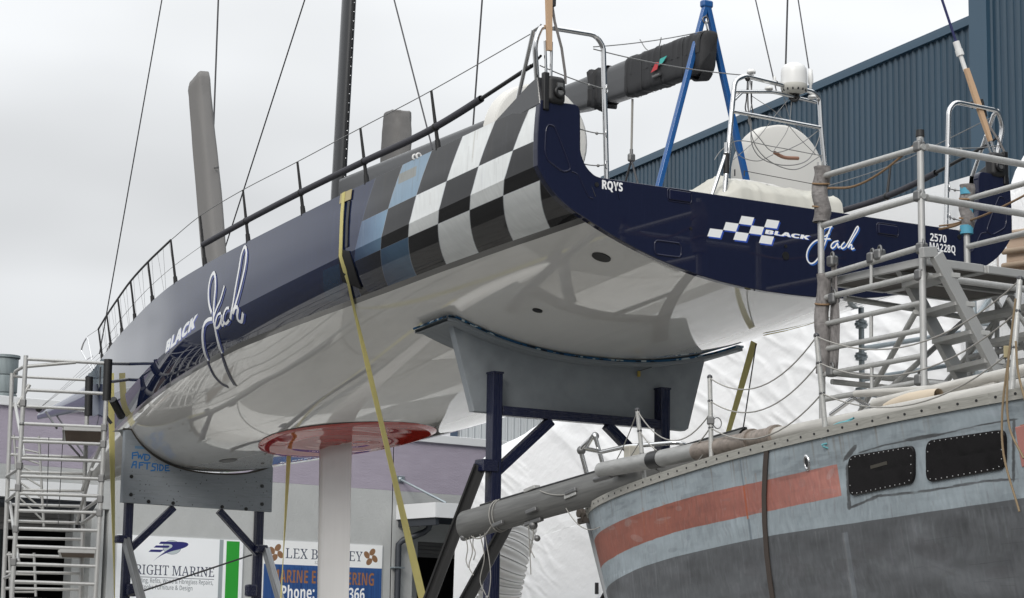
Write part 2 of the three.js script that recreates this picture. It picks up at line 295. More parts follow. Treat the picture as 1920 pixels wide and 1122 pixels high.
  mesh('cable', cyl(wXYZ(wA(476, 960), 0, 0.02), wXYZ(wA(476, 960), purB, 0.02), 0.012), wireG, t);

  // sign boards on the wall
  const signTex1 = canvasTex(1400, 900, (x, w, h) => {
    x.fillStyle = '#f1f3f5'; x.fillRect(0, 0, w, h);
    x.fillStyle = '#9aa2a6'; x.fillRect(1130, 0, 45, h); x.fillStyle = '#2f9a35'; x.fillRect(1210, 10, 150, h); 
    x.save(); x.scale(1, .68); x.fillStyle = '#b9c3c5'; x.beginPath(); x.arc(595, 145, 100, 0, 7); x.fill(); x.strokeStyle = '#5b5f78'; x.lineWidth = 4; x.stroke();
    x.fillStyle = '#2c2c6e';
    x.beginPath(); x.moveTo(470, 70); x.lineTo(690, 60); x.quadraticCurveTo(800, 60, 770, 110); x.quadraticCurveTo(740, 150, 620, 190); x.quadraticCurveTo(470, 250, 385, 370); x.quadraticCurveTo(470, 250, 590, 150); x.quadraticCurveTo(620, 105, 560, 100); x.lineTo(450, 104); x.closePath(); x.fill();
    x.beginPath(); x.moveTo(420, 128); x.lineTo(560, 122); x.quadraticCurveTo(580, 140, 545, 156); x.lineTo(395, 160); x.closePath(); x.fill();
    x.beginPath(); x.moveTo(365, 190); x.lineTo(510, 184); x.lineTo(470, 222); x.lineTo(340, 224); x.closePath(); x.fill();
    x.restore(); x.fillStyle = '#1d2542'; x.textAlign = 'right'; x.font = '132px serif'; x.fillText('WRIGHT MARINE', 1085, 372, 1010);
    x.fillRect(60, 394, 1020, 5);
    x.fillStyle = '#5a6068'; x.font = '60px sans-serif'; x.fillText('Boat Building, Refits, Wood & Fibreglass Repairs,', 1075, 450, 1010); x.fillText('Bespoke Furniture & Design', 845, 512, 620);
  });
  const signTex2 = canvasTex(1400, 900, (x, w, h) => {
    x.fillStyle = '#eff0f0'; x.fillRect(0, 0, w, h); x.fillStyle = '#33578f'; x.fillRect(0, 232, w, h);
    for (let i = 0; i < 300; i++) { x.fillStyle = `rgba(20,35,80,${0.05 + 0.12 * rnd()})`; x.fillRect(rnd() * w, 232 + rnd() * 60, 3 + rnd() * 9, 650); }
    const prop = (cx, cy) => { for (let k = 0; k < 4; k++) { x.save(); x.translate(cx, cy); x.rotate(k * Math.PI / 2 + 0.35); x.fillStyle = '#8d6a4d'; x.beginPath(); x.ellipse(0, -52, 30, 42, 0.45, 0, 7); x.fill(); x.restore(); } x.strokeStyle = '#eee'; x.lineWidth = 9; x.beginPath(); x.arc(cx, cy, 12, 0, 7); x.stroke(); };
    prop(135, 118); prop(1260, 118);
    x.fillStyle = '#3b4357'; x.font = '138px serif'; x.textAlign = 'center'; x.fillText('LEX BARTLEY', 700, 168, 930); x.font = '42px serif'; x.fillStyle = '#70757e'; x.fillText('SINCE 1946', 700, 215);
    x.font = 'bold 175px sans-serif'; x.fillStyle = '#9a6a49'; x.fillText('MARINE ENGINEERING', 700, 408, 1230); x.strokeStyle = '#5a4a52'; x.lineWidth = 2; x.strokeText('MARINE ENGINEERING', 700, 408, 1230);
    x.font = 'bold 170px sans-serif'; x.fillStyle = '#f4f4f4'; x.fillText('Phone: 3393 3366', 700, 560, 1000);
  });
  const sign = (name, tex, px0, py0, px1, ratio, label) => {
    const a0 = wA(px0, py0, 0.03), a1 = wA(px1, py0, 0.03), b1 = wB(px0, py0, 0.03), hgt = (a1 - a0) * ratio;
    const s = thing(name, label, 'sign', wXYZ((a0 + a1) / 2, b1 - hgt / 2, 0));
    mesh('sign_frame', wBox(a0 - 0.012, a1 + 0.012, b1 - hgt - 0.012, b1 + 0.012, 0.004, 0.03), capWhite, s);
    mesh('sign_face', new THREE.PlaneGeometry(a1 - a0, hgt).translate((a0 + a1) / 2, b1 - hgt / 2, 0.034).applyMatrix4(wMat), M(1, 1, 1, 0.45, 0, { map: tex }), s);
  };
  sign('sign_board', signTex1, 220, 1003, 456, 0.64, 'white marine repairs sign with a green stripe behind the forward cradle');
  sign('sign_board', signTex2, 496, 1013, 717, 0.64, 'white and blue marine engineering sign behind the keel');
}
// big shed across the yard, behind the tripod
{
  const t = thing('opposite_shed', 'long grey metal shed across the yard', 'building', V(-4, 0, 26)), m = M(0.10, 0.11, 0.12, 0.6, 0.1), d = M(0.03, 0.03, 0.033, 0.7);
  for (let k = 0; k < 12; k++) mesh('wall_sheet', new RoundedBoxGeometry(3.98, 7.5, 0.2, 1, 0.02).translate(-28 + k * 4, 3.75, 26), m, t);
  mesh('roof', new RoundedBoxGeometry(48.4, 0.3, 12, 1, 0.05).translate(-6, 7.66, 32), d, t);
  for (let k = 0; k < 4; k++) mesh('roller_door', new RoundedBoxGeometry(4.6, 5, 0.06, 1, 0.01).translate(-24 + k * 12, 2.5, 25.85), d, t);
}
// tank above the workshop roof, far shed
{
  const c = wP.clone().addScaledVector(wN, -6).addScaledVector(wDir, -0.3), top = atD(10, 668, c.clone().sub(EYEP).dot(cF));
  const q = V(top.x, 0, top.z), R = Math.abs(atD(33, 700, top.clone().sub(EYEP).dot(cF)).x - atD(-16, 700, top.clone().sub(EYEP).dot(cF)).x) / 2;
  const t = thing('vent_stack', 'ribbed grey metal vent stack above the roof at the far left', 'vent', q);
  const m = M(0.24, 0.28, 0.29, 0.6, 0.3, { map: rpt(blotch([0.95, 0.95, 0.95], 0.3, nStreak), 2, 1) });
  for (let k = 0; k < 6; k++) mesh('drum', new THREE.LatheGeometry([[R - 0.03, 0], [R, 0.02], [R, 0.32], [R - 0.03, 0.34]].map((p) => new THREE.Vector2(...p)), 28).translate(q.x, top.y - 0.04 - 0.34 * (k + 1), q.z), m, t);
  mesh('cap', new THREE.CylinderGeometry(R + 0.03, R + 0.03, 0.05, 28).translate(q.x, top.y - 0.02, q.z), m, t);
  mesh('curb', new THREE.CylinderGeometry(R * 0.95, R * 0.95, top.y - 2.1, 20).translate(q.x, (top.y - 2.1) / 2, q.z), m, t);
}
{
  const z = -62, a = onZ(858, 800, z), x1 = onZ(1160, 800, z - 9).x, topY = onZ(858, 740, z).y;
  const t = thing('far_shed', 'pale grey ribbed shed beyond the workshop roof', 'building', V(a.x + 4, 0, z - 2));
  const m = M(0.50, 0.53, 0.55, 0.6, 0.1), dirx = V(1, 0, -0.3).normalize(), nn = V(0.3, 0, 1).normalize();
  const L = 13, pitch = 0.2;
  for (let k = 0; k < 13; k++) {
    const g = []; const p = V(a.x, 0, z).addScaledVector(dirx, k);
    g.push(beam(p.clone().setY(topY / 2), p.clone().addScaledVector(dirx, 0.995).setY(topY / 2), 0.03, topY, Yup, 0));
    for (let i = 0; i < 5; i++) { const q = p.clone().addScaledVector(dirx, i * pitch + 0.08).addScaledVector(nn, 0.03); g.push(cyl(q.clone(), q.clone().setY(topY - 0.01), 0.035, 0.035, 5)); }
    mesh('wall_sheet', g, m, t);
  }
  mesh('corner_flashing', beam(V(a.x - 0.1, 0, z), V(a.x - 0.1, topY, z), 0.22, 0.25, V(0, 0, 1)), M(0.03, 0.055, 0.10, 0.5), t);
  mesh('roof', beam(V(a.x, topY + 0.1, z - 3).addScaledVector(dirx, -0.3), V(a.x, topY + 0.1, z - 3).addScaledVector(dirx, L), 6.6, 0.12), m, t);
}

// ------------------------------------------------------------------ blue shed on the right
{
  const a = 24 * Math.PI / 180, bd = V(-Math.sin(a), 0, -Math.cos(a)), bn = V(-Math.cos(a), 0, Math.sin(a)); // wall runs away to the left
  const c0 = onPlane(1862, 22, V(0, 0, -36), V(0, 0, 1)); const topY = c0.y;
  const blue = M(0.023, 0.055, 0.088, 0.42, 0.1, { map: rpt(blotch([0.95, 0.95, 0.95], 0.1, nStreak), 1, 1) }), blueTrim = M(0.033, 0.075, 0.118, 0.4, 0.1);
  const blues = [0.94, 1, 1.06].map((k) => { const m = blue.clone(); m.color.multiplyScalar(k); m.map = rpt(blue.map, 1, 0.6 + 0.2 * k); return m; });
  const t = thing('blue_shed', 'tall dark blue ribbed metal shed with sloping roof edge', 'building', V(c0.x, 0, c0.z));
  const pitch = 0.19, prof = [[0, 0], [0.055, 0], [0.075, 0.035], [0.115, 0.035], [0.135, 0], [0.19, 0]];
  function sheet(p0, dir, n, ribs, h) {
    const pts = []; for (let i = 0; i < ribs; i++) for (const [x, y] of prof.slice(i ? 1 : 0)) pts.push([x + i * pitch, y]);
    const g = new THREE.BufferGeometry(), pos = [], uv = [], idx = [];
    pts.forEach(([x, y], i) => { for (const yy of [0, h]) { const q = p0.clone().setY(yy).addScaledVector(dir, x).addScaledVector(n, y); pos.push(q.x, q.y, q.z); uv.push(x, yy / 4); } if (i) { const o = i * 2; idx.push(o - 2, o, o - 1, o, o + 1, o - 1); } });
    g.setAttribute('position', new THREE.Float32BufferAttribute(pos, 3)); g.setAttribute('uv', new THREE.Float32BufferAttribute(uv, 2)); g.setIndex(idx); return toCreasedNormals(g, 0.2);
  }
  const w = pitch * 4;
  let nS = 0; while (project(c0.clone().addScaledVector(bd, nS * w))[0] > 1150) nS++;
  for (let k = 0; k < nS; k++) mesh('wall_sheet', sheet(c0.clone().addScaledVector(bd, k * w), bd, bn, 4, topY), blues[(k * 7) % 3], t);
  const e = c0.clone().addScaledVector(bd, nS * w);
  mesh('eave_flashing', beam(c0.clone().addScaledVector(bn, 0.03).setY(topY - 0.03), e.clone().addScaledVector(bn, 0.03).setY(topY - 0.03), 0.12, 0.13), blueTrim, t);
  mesh('roof', beam(c0.clone().addScaledVector(bn, -6.1).setY(topY + 0.12), e.clone().addScaledVector(bn, -6.1).setY(topY + 0.12), 12, 0.1), blueTrim, t);
  const tw = c0.clone().addScaledVector(bn, 0.25).addScaledVector(bd, -0.05), hi = topY + 5;
  mesh('corner_post', beam(tw.clone().setY(0), tw.clone().setY(hi), 0.24, 0.5, bd), blueTrim, t);
  for (let k = 0; k < 54; k++) mesh('wall_sheet', sheet(tw.clone().addScaledVector(bd, -0.14 - (k + 1) * w), bd, bn, 4, hi), blue, t);
}

// ------------------------------------------------------------------ racing yacht
const yacht = thing('racing_yacht', 'navy and white racing yacht with chequered quarter propped high on cradles', 'yacht', W(8.5, 0, -EYE));
const Mb = new THREE.Matrix4().makeBasis(S1, Yup, A1).setPosition(O1);        // x = to starboard, y = up, z = aft
const inBoat = (g) => g.applyMatrix4(Mb);
const J1 = [[6.748, .949], [6.887, .929], [7.01, .958], [7.103, 1.093], [7.211, 1.342], [7.32, 1.619], [7.424, 1.9], [7.478, 2.131], [7.524, 2.217], [7.522, 2.279], [7.458, 2.323]];
const J2 = [[6.767, .856], [6.857, .694], [6.897, .517], [6.885, .354], [6.831, .256], [6.764, .231], [6.7, .318], [6.667, .494], [6.689, .71], [6.701, .901], [6.718, 1.187], [6.806, 1.585], [6.921, 1.919], [6.981, 2.112], [7.093, 2.211], [7.206, 2.286], [7.282, 2.338]];
const J3 = [[6.371, .54], [6.414, .618], [6.491, .735], [6.592, .819], [6.689, .931]];
const JA = [[6.457, .938], [6.554, .939], [6.649, 1.05], [6.708, 1.193], [6.648, 1.239], [6.511, 1.127], [6.428, .973], [6.491, 1.137], [6.497, 1.253], [6.401, 1.187]];
const JC = [[6.207, .928], [6.289, .914], [6.372, .988], [6.434, 1.169], [6.386, 1.255], [6.269, 1.202]];
const JK = [[6.22, 1.183], [6.099, .925], [6.028, .696], [5.952, .411], [5.91, .156], [5.846, .07], [5.787, .135], [5.767, .351], [5.851, .634], [5.994, .899], [6.116, 1.06], [5.993, .968], [5.946, 1.017], [6.015, 1.169], [6.044, 1.327], [5.994, 1.402], [5.858, 1.199]];
const shiftC = pchip([0, .61, 1, 1.21, 2], [0, .215, .345, .455, .85]);
function topsidePaint(lettered) {
  return canvasTex(2048, 512, (x, w, h) => {
    const X = (s) => s / LOA * w, Y = (v) => v / 2 * h;
    x.fillStyle = '#182343'; x.fillRect(0, 0, w, h);
    const rows = [0, .61, 1.21, 2.0], blues = ['#7f98ad', '#6f8ea8', '#45607a'];
    for (let r = 0; r < 3; r++) for (let k = -3; k < 5; k++) {
      const white = (k + r) % 2 !== 0; let c = white ? '#dfe2e2' : '#1b1b1d';
      if (white && k + r / 3 >= 3) c = blues[r];
      x.fillStyle = c; x.beginPath();
      const edge = (kk, v) => X(0.09 + 0.53 * kk + shiftC(v)), v0 = rows[r], v1 = rows[r + 1], N = 6;
      for (let i = 0; i <= N; i++) { const v = mix(v0, v1, i / N); i ? x.lineTo(edge(k, v), Y(v)) : x.moveTo(edge(k, v), Y(v)); }
      for (let i = N; i >= 0; i--) { const v = mix(v0, v1, i / N); x.lineTo(edge(k + 1, v), Y(v)); }
      x.closePath(); x.fill();
      x.strokeStyle = 'rgba(190,195,200,.55)'; x.lineWidth = 1; x.stroke();
    }
    const g = x.createLinearGradient(X(2.5), 0, X(3.3), 0); g.addColorStop(0, 'rgba(24,35,67,0)'); g.addColorStop(1, 'rgba(24,35,67,.75)'); x.fillStyle = g; x.fillRect(X(2.5), 0, X(.9), h);
    x.fillStyle = '#1b3450'; x.beginPath(); x.moveTo(X(3.42), Y(1.12)); x.lineTo(X(3.83), Y(1.10)); x.lineTo(X(4.15), Y(1.8)); x.lineTo(X(3.95), Y(1.93)); x.fill();
    x.fillStyle = 'rgba(150,120,80,.4)'; x.fillRect(X(1.93), Y(.13), X(.33), Y(.16)); // rubbed patch
    for (let i = 0; i < 500; i++) { x.fillStyle = `rgba(${rnd() < .5 ? '0,0,0' : '200,205,215'},${0.02 + 0.04 * rnd()})`; x.fillRect(rnd() * w, rnd() * 200, 1 + rnd() * 2, 20 + rnd() * 140); }
    for (let i = 0; i < 26; i++) { const s = rnd() * 3; x.fillStyle = 'rgba(90,70,40,.10)'; x.fillRect(X(s), 0, 2, 20 + rnd() * 130); }
    if (lettered) {
      // the name in heavy italic capitals, bow to the right of the sheet
      const put = (dx, dy, col) => { x.save(); x.translate(X(8.70) + dx, Y(1.035) + dy); x.transform(-1, 0, 0.30, 1, 0, 0); x.transform(1, -0.215, 0, 1, 0, 0); x.fillStyle = col; x.font = 'bold 72px sans-serif'; x.lineWidth = 5.5; x.strokeStyle = col; x.scale(X(1.42) / 262, .84); x.fillText('BLACK', 0, 0, 262); x.strokeText('BLACK', 0, 0, 262); x.restore(); };
      put(-5, 6, '#2b3d96'); put(0, 0, '#e9ebec');
    }
    weather(x, w, h, (i, j) => 1 + 0.06 * (fbm(i * 0.35, j * 0.02, 3) - 0.5) + 0.05 * (fbm(i * 0.02, j * 0.02, 3) - 0.5));
  });
}
const topPaint = (lettered) => M(1, 1, 1, 0.32, 0, { map: topsidePaint(lettered), clearcoat: 1, clearcoatRoughness: 0.03, specularIntensity: 0, roughnessMap: nStreak });
{
  const NS = 90, sOf = (u) => LOA * (1 - Math.pow(1 - u, 1.25));
  const bottomEdge = (s) => { const a = hullPt(s, 2); let v = 2; while (v < 2.6) { v += 0.004; const q = hullPt(s, v); if (Math.hypot(q[0] - a[0], q[1] - a[1]) > mix(0.062, 0.045, s / LOA)) break; } return v; };
  const panel = (v0, v1, nv, side) => { const g = grid(NS, nv, (u, w) => hullW(sOf(u), mix(v0, v1, w), side), (u, w) => [sOf(u) / LOA, 1 - mix(v0, v1, w) / 2]); return side < 0 ? flip(g) : g; };
  const bot = (side) => { const g = grid(NS, 34, (u, w) => { const s = sOf(u); return hullW(s, mix(Math.min(2.6, bottomEdge(s)), 3, w), side); }, (u, w) => [sOf(u), w]); return side < 0 ? flip(g) : g; };
  const boot = (side) => { const g = grid(NS, 3, (u, w) => { const s = sOf(u); return hullW(s, mix(2, Math.min(2.6, bottomEdge(s)), w), side); }); return side < 0 ? flip(g) : g; };
  const mP = topPaint(true), mS = topPaint(false);
  for (const side of [1, -1]) mesh('topside', mergeGeometries([panel(0, 1, 5, side), panel(1, 2, 10, side)].map(clean)), side > 0 ? mP : mS, yacht, side > 0 ? 'navy topside with chequered quarter and white name' : undefined);
  const hb = mesh('hull_bottom', mergeVertices(mergeGeometries([bot(1), bot(-1)].map((g) => { g = clean(g); g.deleteAttribute('normal'); return g; })), 1e-4), whiteGel, yacht);
  hb.geometry.computeVertexNormals();
  mesh('boot_stripe', [boot(1), boot(-1)], M(0.09, 0.09, 0.088, 0.3, 0, { clearcoat: 0.8, clearcoatRoughness: 0.06 }), yacht);
  mesh('stem', cyl(hullW(LOA, 0).add(V(0, 0.005, 0)), hullW(LOA, 2.9), 0.02, 0.02), navyPaint, yacht);
  // deck: full width forward, side decks and open cockpit aft
  const deckM = M(0.10, 0.105, 0.115, 0.8);
  mesh('deck', grid(50, 12, (u, w) => { const s = mix(5, LOA - 0.01, u), t = tSheer(s) * (1 - 2 * w); return W(s, t, hSheer(s) - 0.004 + 0.05 * (1 - (1 - 2 * w) ** 2)); }), deckM, yacht);
  for (const side of [1, -1]) mesh('side_deck', grid(14, 2, (u, w) => { const s = mix(0.055, 5, u); return W(s, side * mix(tSheer(s), mix(2.05, 1.9, u), w), hSheer(s) - 0.004); }), deckM, yacht);
  for (const side of [1, -1]) mesh('coaming', grid(14, 4, (u, w) => { const s = mix(0.055, 5, u); return W(s, side * (mix(2.05, 1.9, u) - 0.06 * Math.sin(w * 1.57)), mix(hSheer(s) - 0.004, 3.57, w)); }), M(0.72, 0.73, 0.74, 0.45), yacht);
  mesh('cockpit_sole', grid(6, 4, (u, w) => W(mix(0.055, 5, u), mix(-1.99, 1.99, w), 3.565)), deckM, yacht);
  mesh('bulkhead', grid(4, 4, (u, w) => W(5, mix(-1.9, 1.9, u), mix(3.565, hSheer(5) + 0.04, w))), whitePlain, yacht);
  // transom
  const sec = []; for (let v = 0; v <= 1.001; v += 0.25) sec.push(hullPt(0, v)); for (let v = 1.125; v <= 2.001; v += 0.125) sec.push(hullPt(0, v)); for (let v = 2.08; v <= 3.001; v += 0.0767) sec.push(hullPt(0, Math.min(3, v)));
  sec[sec.length - 1][0] = 0;
  const sh = new THREE.Shape();
  sec.forEach(([t, h], i) => (i ? sh.lineTo(-t, h) : sh.moveTo(-t, h + 0.0)));
  for (let i = sec.length - 2; i >= 0; i--) sh.lineTo(sec[i][0], sec[i][1]);
  sh.lineTo(2.10, 4.15); sh.quadraticCurveTo(2.055, 4.15, 2.05, 4.08); sh.lineTo(2.045, 3.80); sh.quadraticCurveTo(2.02, 3.68, 1.94, 3.63); sh.quadraticCurveTo(1.9, 3.597, 1.82, 3.60);
  sh.lineTo(-1.82, 3.60); sh.quadraticCurveTo(-1.9, 3.597, -1.94, 3.63); sh.quadraticCurveTo(-2.02, 3.68, -2.045, 3.80); sh.lineTo(-2.05, 4.08); sh.quadraticCurveTo(-2.055, 4.15, -2.10, 4.15);
  const tg = new THREE.ExtrudeGeometry(sh, { depth: 0.05, bevelEnabled: true, bevelThickness: 0.008, bevelSize: 0.006, bevelSegments: 2, curveSegments: 10 });
  const uv = tg.attributes.uv, ps = tg.attributes.position; for (let i = 0; i < uv.count; i++) uv.setXY(i, (ps.getX(i) + 2.5) / 5, (ps.getY(i) - 2.8) / 1.6);
  const script = (x, list, X, Y) => list.forEach((l) => { x.beginPath(); l.forEach((p, i) => { const a = [X(p[0]), Y(p[1])]; if (!i) x.moveTo(...a); else { const q = l[i - 1], m = [(a[0] + X(q[0])) / 2, (a[1] + Y(q[1])) / 2]; x.quadraticCurveTo(X(q[0]), Y(q[1]), ...m); } }); const e = l[l.length - 1]; x.lineTo(X(e[0]), Y(e[1])); x.stroke(); });
  const tex = canvasTex(2048, 656, (x, w, h) => {
    const X = (t) => (2.5 - t) / 5 * w, Y = (hh) => (1 - (hh - 2.8) / 1.6) * h, S = w / 5;
    x.fillStyle = '#1b1f35'; x.fillRect(0, 0, w, h);
    for (let i = 0; i < 400; i++) { x.fillStyle = `rgba(${rnd() < .5 ? '0,0,10' : '120,125,150'},${0.02 + 0.03 * rnd()})`; x.fillRect(rnd() * w, rnd() * h, 1 + rnd() * 2, 10 + rnd() * 90); }
    const quad = (p) => { x.beginPath(); p.forEach((q, i) => (i ? x.lineTo(X(q[0]), Y(q[1])) : x.moveTo(X(q[0]), Y(q[1])))); x.closePath(); x.fill(); };
    // flag of slanted squares: skewed lattice
    const lat = (i, j) => [0.842 - 0.1275 * i - 0.0277 * j, 3.255 + 0.0683 * j + 0.0006 * i];
    for (const [o, c] of [[0.012, '#2f4da8'], [0, '#eceded']]) { x.fillStyle = c; for (const [i, j] of [[0, 0], [1, 1], [2, 0], [2, 2], [3, 1], [4, 0], [4, 2]]) quad([[i, j], [i + 1, j], [i + 1, j + 1], [i, j + 1]].map(([a, b]) => { const p = lat(a, b); return [p[0] - o, p[1] - o]; })); }
    x.save(); x.translate(X(0.278), Y(3.342)); x.transform(1, 0, -0.35, 1, 0, 0); x.font = 'bold 30px sans-serif'; x.scale(0.465 * S / 96, 0.62); x.lineWidth = 2; for (const [o, c] of [[3, '#2f4da8'], [0, '#f2f2f2']]) { x.fillStyle = x.strokeStyle = c; x.fillText('BLACK', o, o, 96); x.strokeText('BLACK', o, o, 96); } x.restore();
    const T1 = [[-.39, 3.421], [-.334, 3.374], [-.32, 3.421], [-.344, 3.461], [-.419, 3.477]], T2 = [[-.40, 3.372], [-.334, 3.364], [-.251, 3.346], [-.185, 3.289], [-.152, 3.223], [-.159, 3.165], [-.193, 3.139], [-.24, 3.156], [-.296, 3.224], [-.343, 3.318], [-.381, 3.42], [-.41, 3.472]];
    const T3 = [[-.483, 3.364], [-.436, 3.351], [-.404, 3.313], [-.417, 3.291], [-.449, 3.308], [-.483, 3.356], [-.479, 3.303], [-.505, 3.318]], T4 = [[-.549, 3.359], [-.517, 3.33], [-.516, 3.3], [-.554, 3.315], [-.586, 3.353], [-.644, 3.442], [-.683, 3.507], [-.702, 3.512], [-.696, 3.478], [-.644, 3.412], [-.576, 3.306], [-.619, 3.352], [-.633, 3.343], [-.618, 3.306], [-.652, 3.319]];
    x.lineCap = x.lineJoin = 'round'; x.lineWidth = 5.5; x.strokeStyle = '#2f5fae'; script(x, [T1, T2, T3, T4].map((l) => l.map(([a, b]) => [a - 0.012, b - 0.01])), X, Y); x.strokeStyle = '#f4f4f4'; script(x, [T1, T2, T3, T4], X, Y);
    x.fillStyle = '#f1f1f1'; x.font = 'bold 40px sans-serif'; x.strokeStyle = '#f1f1f1'; x.lineWidth = 1; x.strokeText('RQYS', X(1.846), Y(3.518), 0.2 * S);
    x.fillText('RQYS', X(1.846), Y(3.518), 0.2 * S); x.fillText('2570', X(-1.48), Y(3.475), 0.19 * S); x.fillText('MA228Q', X(-1.47), Y(3.395), 0.30 * S);
    x.strokeStyle = 'rgba(5,6,14,.8)'; x.lineWidth = 2; x.beginPath(); x.moveTo(X(1.72), Y(3.6)); x.lineTo(X(1.68), Y(3.45)); x.stroke();
  });
  mesh('transom', inBoat(tg), M(1, 1, 1, 0.28, 0, { map: tex, clearcoat: 1, clearcoatRoughness: 0.035, specularIntensity: 0 }), yacht);
  // flush hatches, outlets and moulded recesses on the transom
  const loop = (pts, r, closed = true) => inBoat(new THREE.TubeGeometry(new THREE.CatmullRomCurve3(pts.map(([t, h]) => V(-t, h, 0.058)), closed, 'catmullrom', 0.25), 60, r, 5, closed));
  const rr = (t, h, w, hh, r = 0.03) => [[t - w + r, h + hh], [t + w - r, h + hh], [t + w, h + hh - r], [t + w, h - hh + r], [t + w - r, h - hh], [t - w + r, h - hh], [t - w, h - hh + r], [t - w, h + hh - r]];
  for (const [t, h] of [[1.11, 3.55], [-1.015, 3.517]]) { mesh('hatch', inBoat(new RoundedBoxGeometry(0.21, 0.085, 0.02, 3, 0.009).translate(-t, h, 0.060)), navyPaint, yacht); mesh('hatch_rim', loop(rr(t, h, 0.115, 0.05, 0.02), 0.006), navyPaint, yacht); }
  mesh('hatch_rim', loop(rr(1.22, 3.112, 0.125, 0.055, 0.025), 0.008), navyPaint, yacht);
  for (const [t, h, r] of [[0.062, 3.18, 0.034], [0.062, 3.26, 0.014], [1.004, 3.299, 0.012], [-0.861, 3.287, 0.017], [1.89, 3.545, 0.018], [-1.81, 3.545, 0.02]]) mesh('outlet', inBoat(new THREE.CylinderGeometry(r, r, 0.012, 20).rotateX(Math.PI / 2).translate(-t, h, 0.058)), black, yacht);
  for (const s of [1, -1]) {
    mesh('moulded_recess', loop([[2.355, 3.9], [2.335, 3.955], [2.28, 3.95], [2.22, 3.84], [2.14, 3.67], [2.135, 3.63], [2.2, 3.61], [2.33, 3.68], [2.36, 3.75]].map(([t, h]) => [t * s, h]), 0.008), navyPaint, yacht);
    mesh('moulded_crease', loop([[2.12, 3.62], [2.06, 3.60], [2.0, 3.5], [1.96, 3.44], [1.92, 3.43]].map(([t, h]) => [t * s, h]), 0.006, false), navyPaint, yacht);
    // raised quarter with the backstay chainplate
    const q = new THREE.Shape(); q.moveTo(-0.66, hSheer(0.66) - 0.01); q.lineTo(-0.12, 4.30); q.lineTo(-0.0, 4.33); q.lineTo(0.05, 4.12); q.lineTo(-0.3, 4.09);
    const qg = new THREE.ExtrudeGeometry(q, { depth: 0.05, bevelEnabled: true, bevelSize: 0.006, bevelThickness: 0.006, bevelSegments: 1 });
    qg.applyMatrix4(new THREE.Matrix4().makeBasis(A1, Yup, P1.clone()).setPosition(O1.clone().addScaledVector(P1, s > 0 ? 2.355 : -2.405)));
    mesh('quarter_fairing', qg, M(0.03, 0.031, 0.035, 0.4, 0, { clearcoat: 0.6, clearcoatRoughness: 0.1 }), yacht);
    const cp = mesh('chainplate', inBoat(new RoundedBoxGeometry(0.16, 0.22, 0.12, 3, 0.04).translate(-s * 2.27, 4.24, 0.03)), blackRub, yacht);
    mesh('plate', inBoat(new RoundedBoxGeometry(0.05, 0.30, 0.05, 2, 0.01).translate(-s * 2.36, 4.22, 0.05)), black, cp);
    mesh('sheave', inBoat(new THREE.TorusGeometry(0.034, 0.016, 8, 20).translate(-s * 2.26, 4.22, 0.1)), black, cp);
    mesh('bolt', [0, 1].map((k) => inBoat(new THREE.BoxGeometry(0.05, 0.04, 0.02).translate(-s * 2.26, 4.27 - k * 0.06, 0.1))), clampM, cp);
  }
  // skin fittings in the bottom
  for (const [s, v, r] of [[.374, 2.437, .078], [1.898, 2.596, .045]]) { const c = hullW(s, v), n = hullN(s, v); mesh('skin_fitting', new THREE.CylinderGeometry(r, r, 0.016, 28).applyQuaternion(new THREE.Quaternion().setFromUnitVectors(Yup, n)).translate(c.x, c.y, c.z), black, yacht); }
  { const c = hullW(10.6, 2.83), n = hullN(10.6, 2.83); mesh('log_fairing', new THREE.SphereGeometry(1, 16, 10).scale(0.24, 0.02, 0.07).applyMatrix4(frameOf(V().crossVectors(F1, n), n)).translate(c.x, c.y, c.z), M(0.03, 0.03, 0.03, 0.4), yacht); }
  // red disc at the keel root, following the hull
  const sc = 8.15, sr = 1.52, tr = 0.84;
  const vOf = (s, t) => { let a = 2, b = 3; for (let k = 0; k < 30; k++) { const m = (a + b) / 2; hullPt(s, m)[0] > Math.abs(t) ? a = m : b = m; } return (a + b) / 2; };
  const onHull = (s, t, off) => { const v = vOf(s, t), n = hullN(s, v, t < 0 ? -1 : 1); return W(s, t, hullPt(s, v)[1]).addScaledVector(n, off); };
  mesh('keel_disc', grid(96, 40, (u, w) => { const a = u * Math.PI * 2, r = Math.max(0.02, 1 - w); return onHull(sc + sr * r * Math.cos(a), tr * r * Math.sin(a), 0.006 + 0.014 * Math.min(1, (1 - r) * 18) + 0.0035 * Math.sin(r * 15 + 2 * Math.cos(a * 2))); }), M(0.46, 0.035, 0.024, 0.4, 0, { clearcoat: 0.9, clearcoatRoughness: 0.03, specularIntensity: 0 }), yacht);
  // fin: aerofoil section on the centreline, bulb below
  const foil = (s0, s1, th) => { const p = []; for (let i = 0; i <= 40; i++) { const a = i / 40 * Math.PI * 2, x = (1 - Math.cos(a)) / 2, y = 5 * th * (0.2969 * Math.sqrt(x) - 0.126 * x - 0.3516 * x * x + 0.2843 * x ** 3 - 0.1015 * x ** 4); p.push([mix(s1, s0, x), Math.sin(a) >= 0 ? y * (s1 - s0) : -y * (s1 - s0)]); } return p; };
  const finTop = foil(7.98, 8.80, 0.16), finBot = foil(7.92, 8.68, 0.15);
  mesh('keel_fin', grid(40, 12, (u, w) => { const i = Math.round(u * 40), a = finTop[i], b = finBot[i]; return W(mix(a[0], b[0], w), mix(a[1], b[1], w), mix(2.42, -1.05, w)); }), M(0.64, 0.63, 0.62, 0.35, 0, { clearcoat: 0.5, clearcoatRoughness: 0.1, map: rpt(blotch([0.96, 0.96, 0.96], 0.06, nStreak), 1, 1) }), yacht);
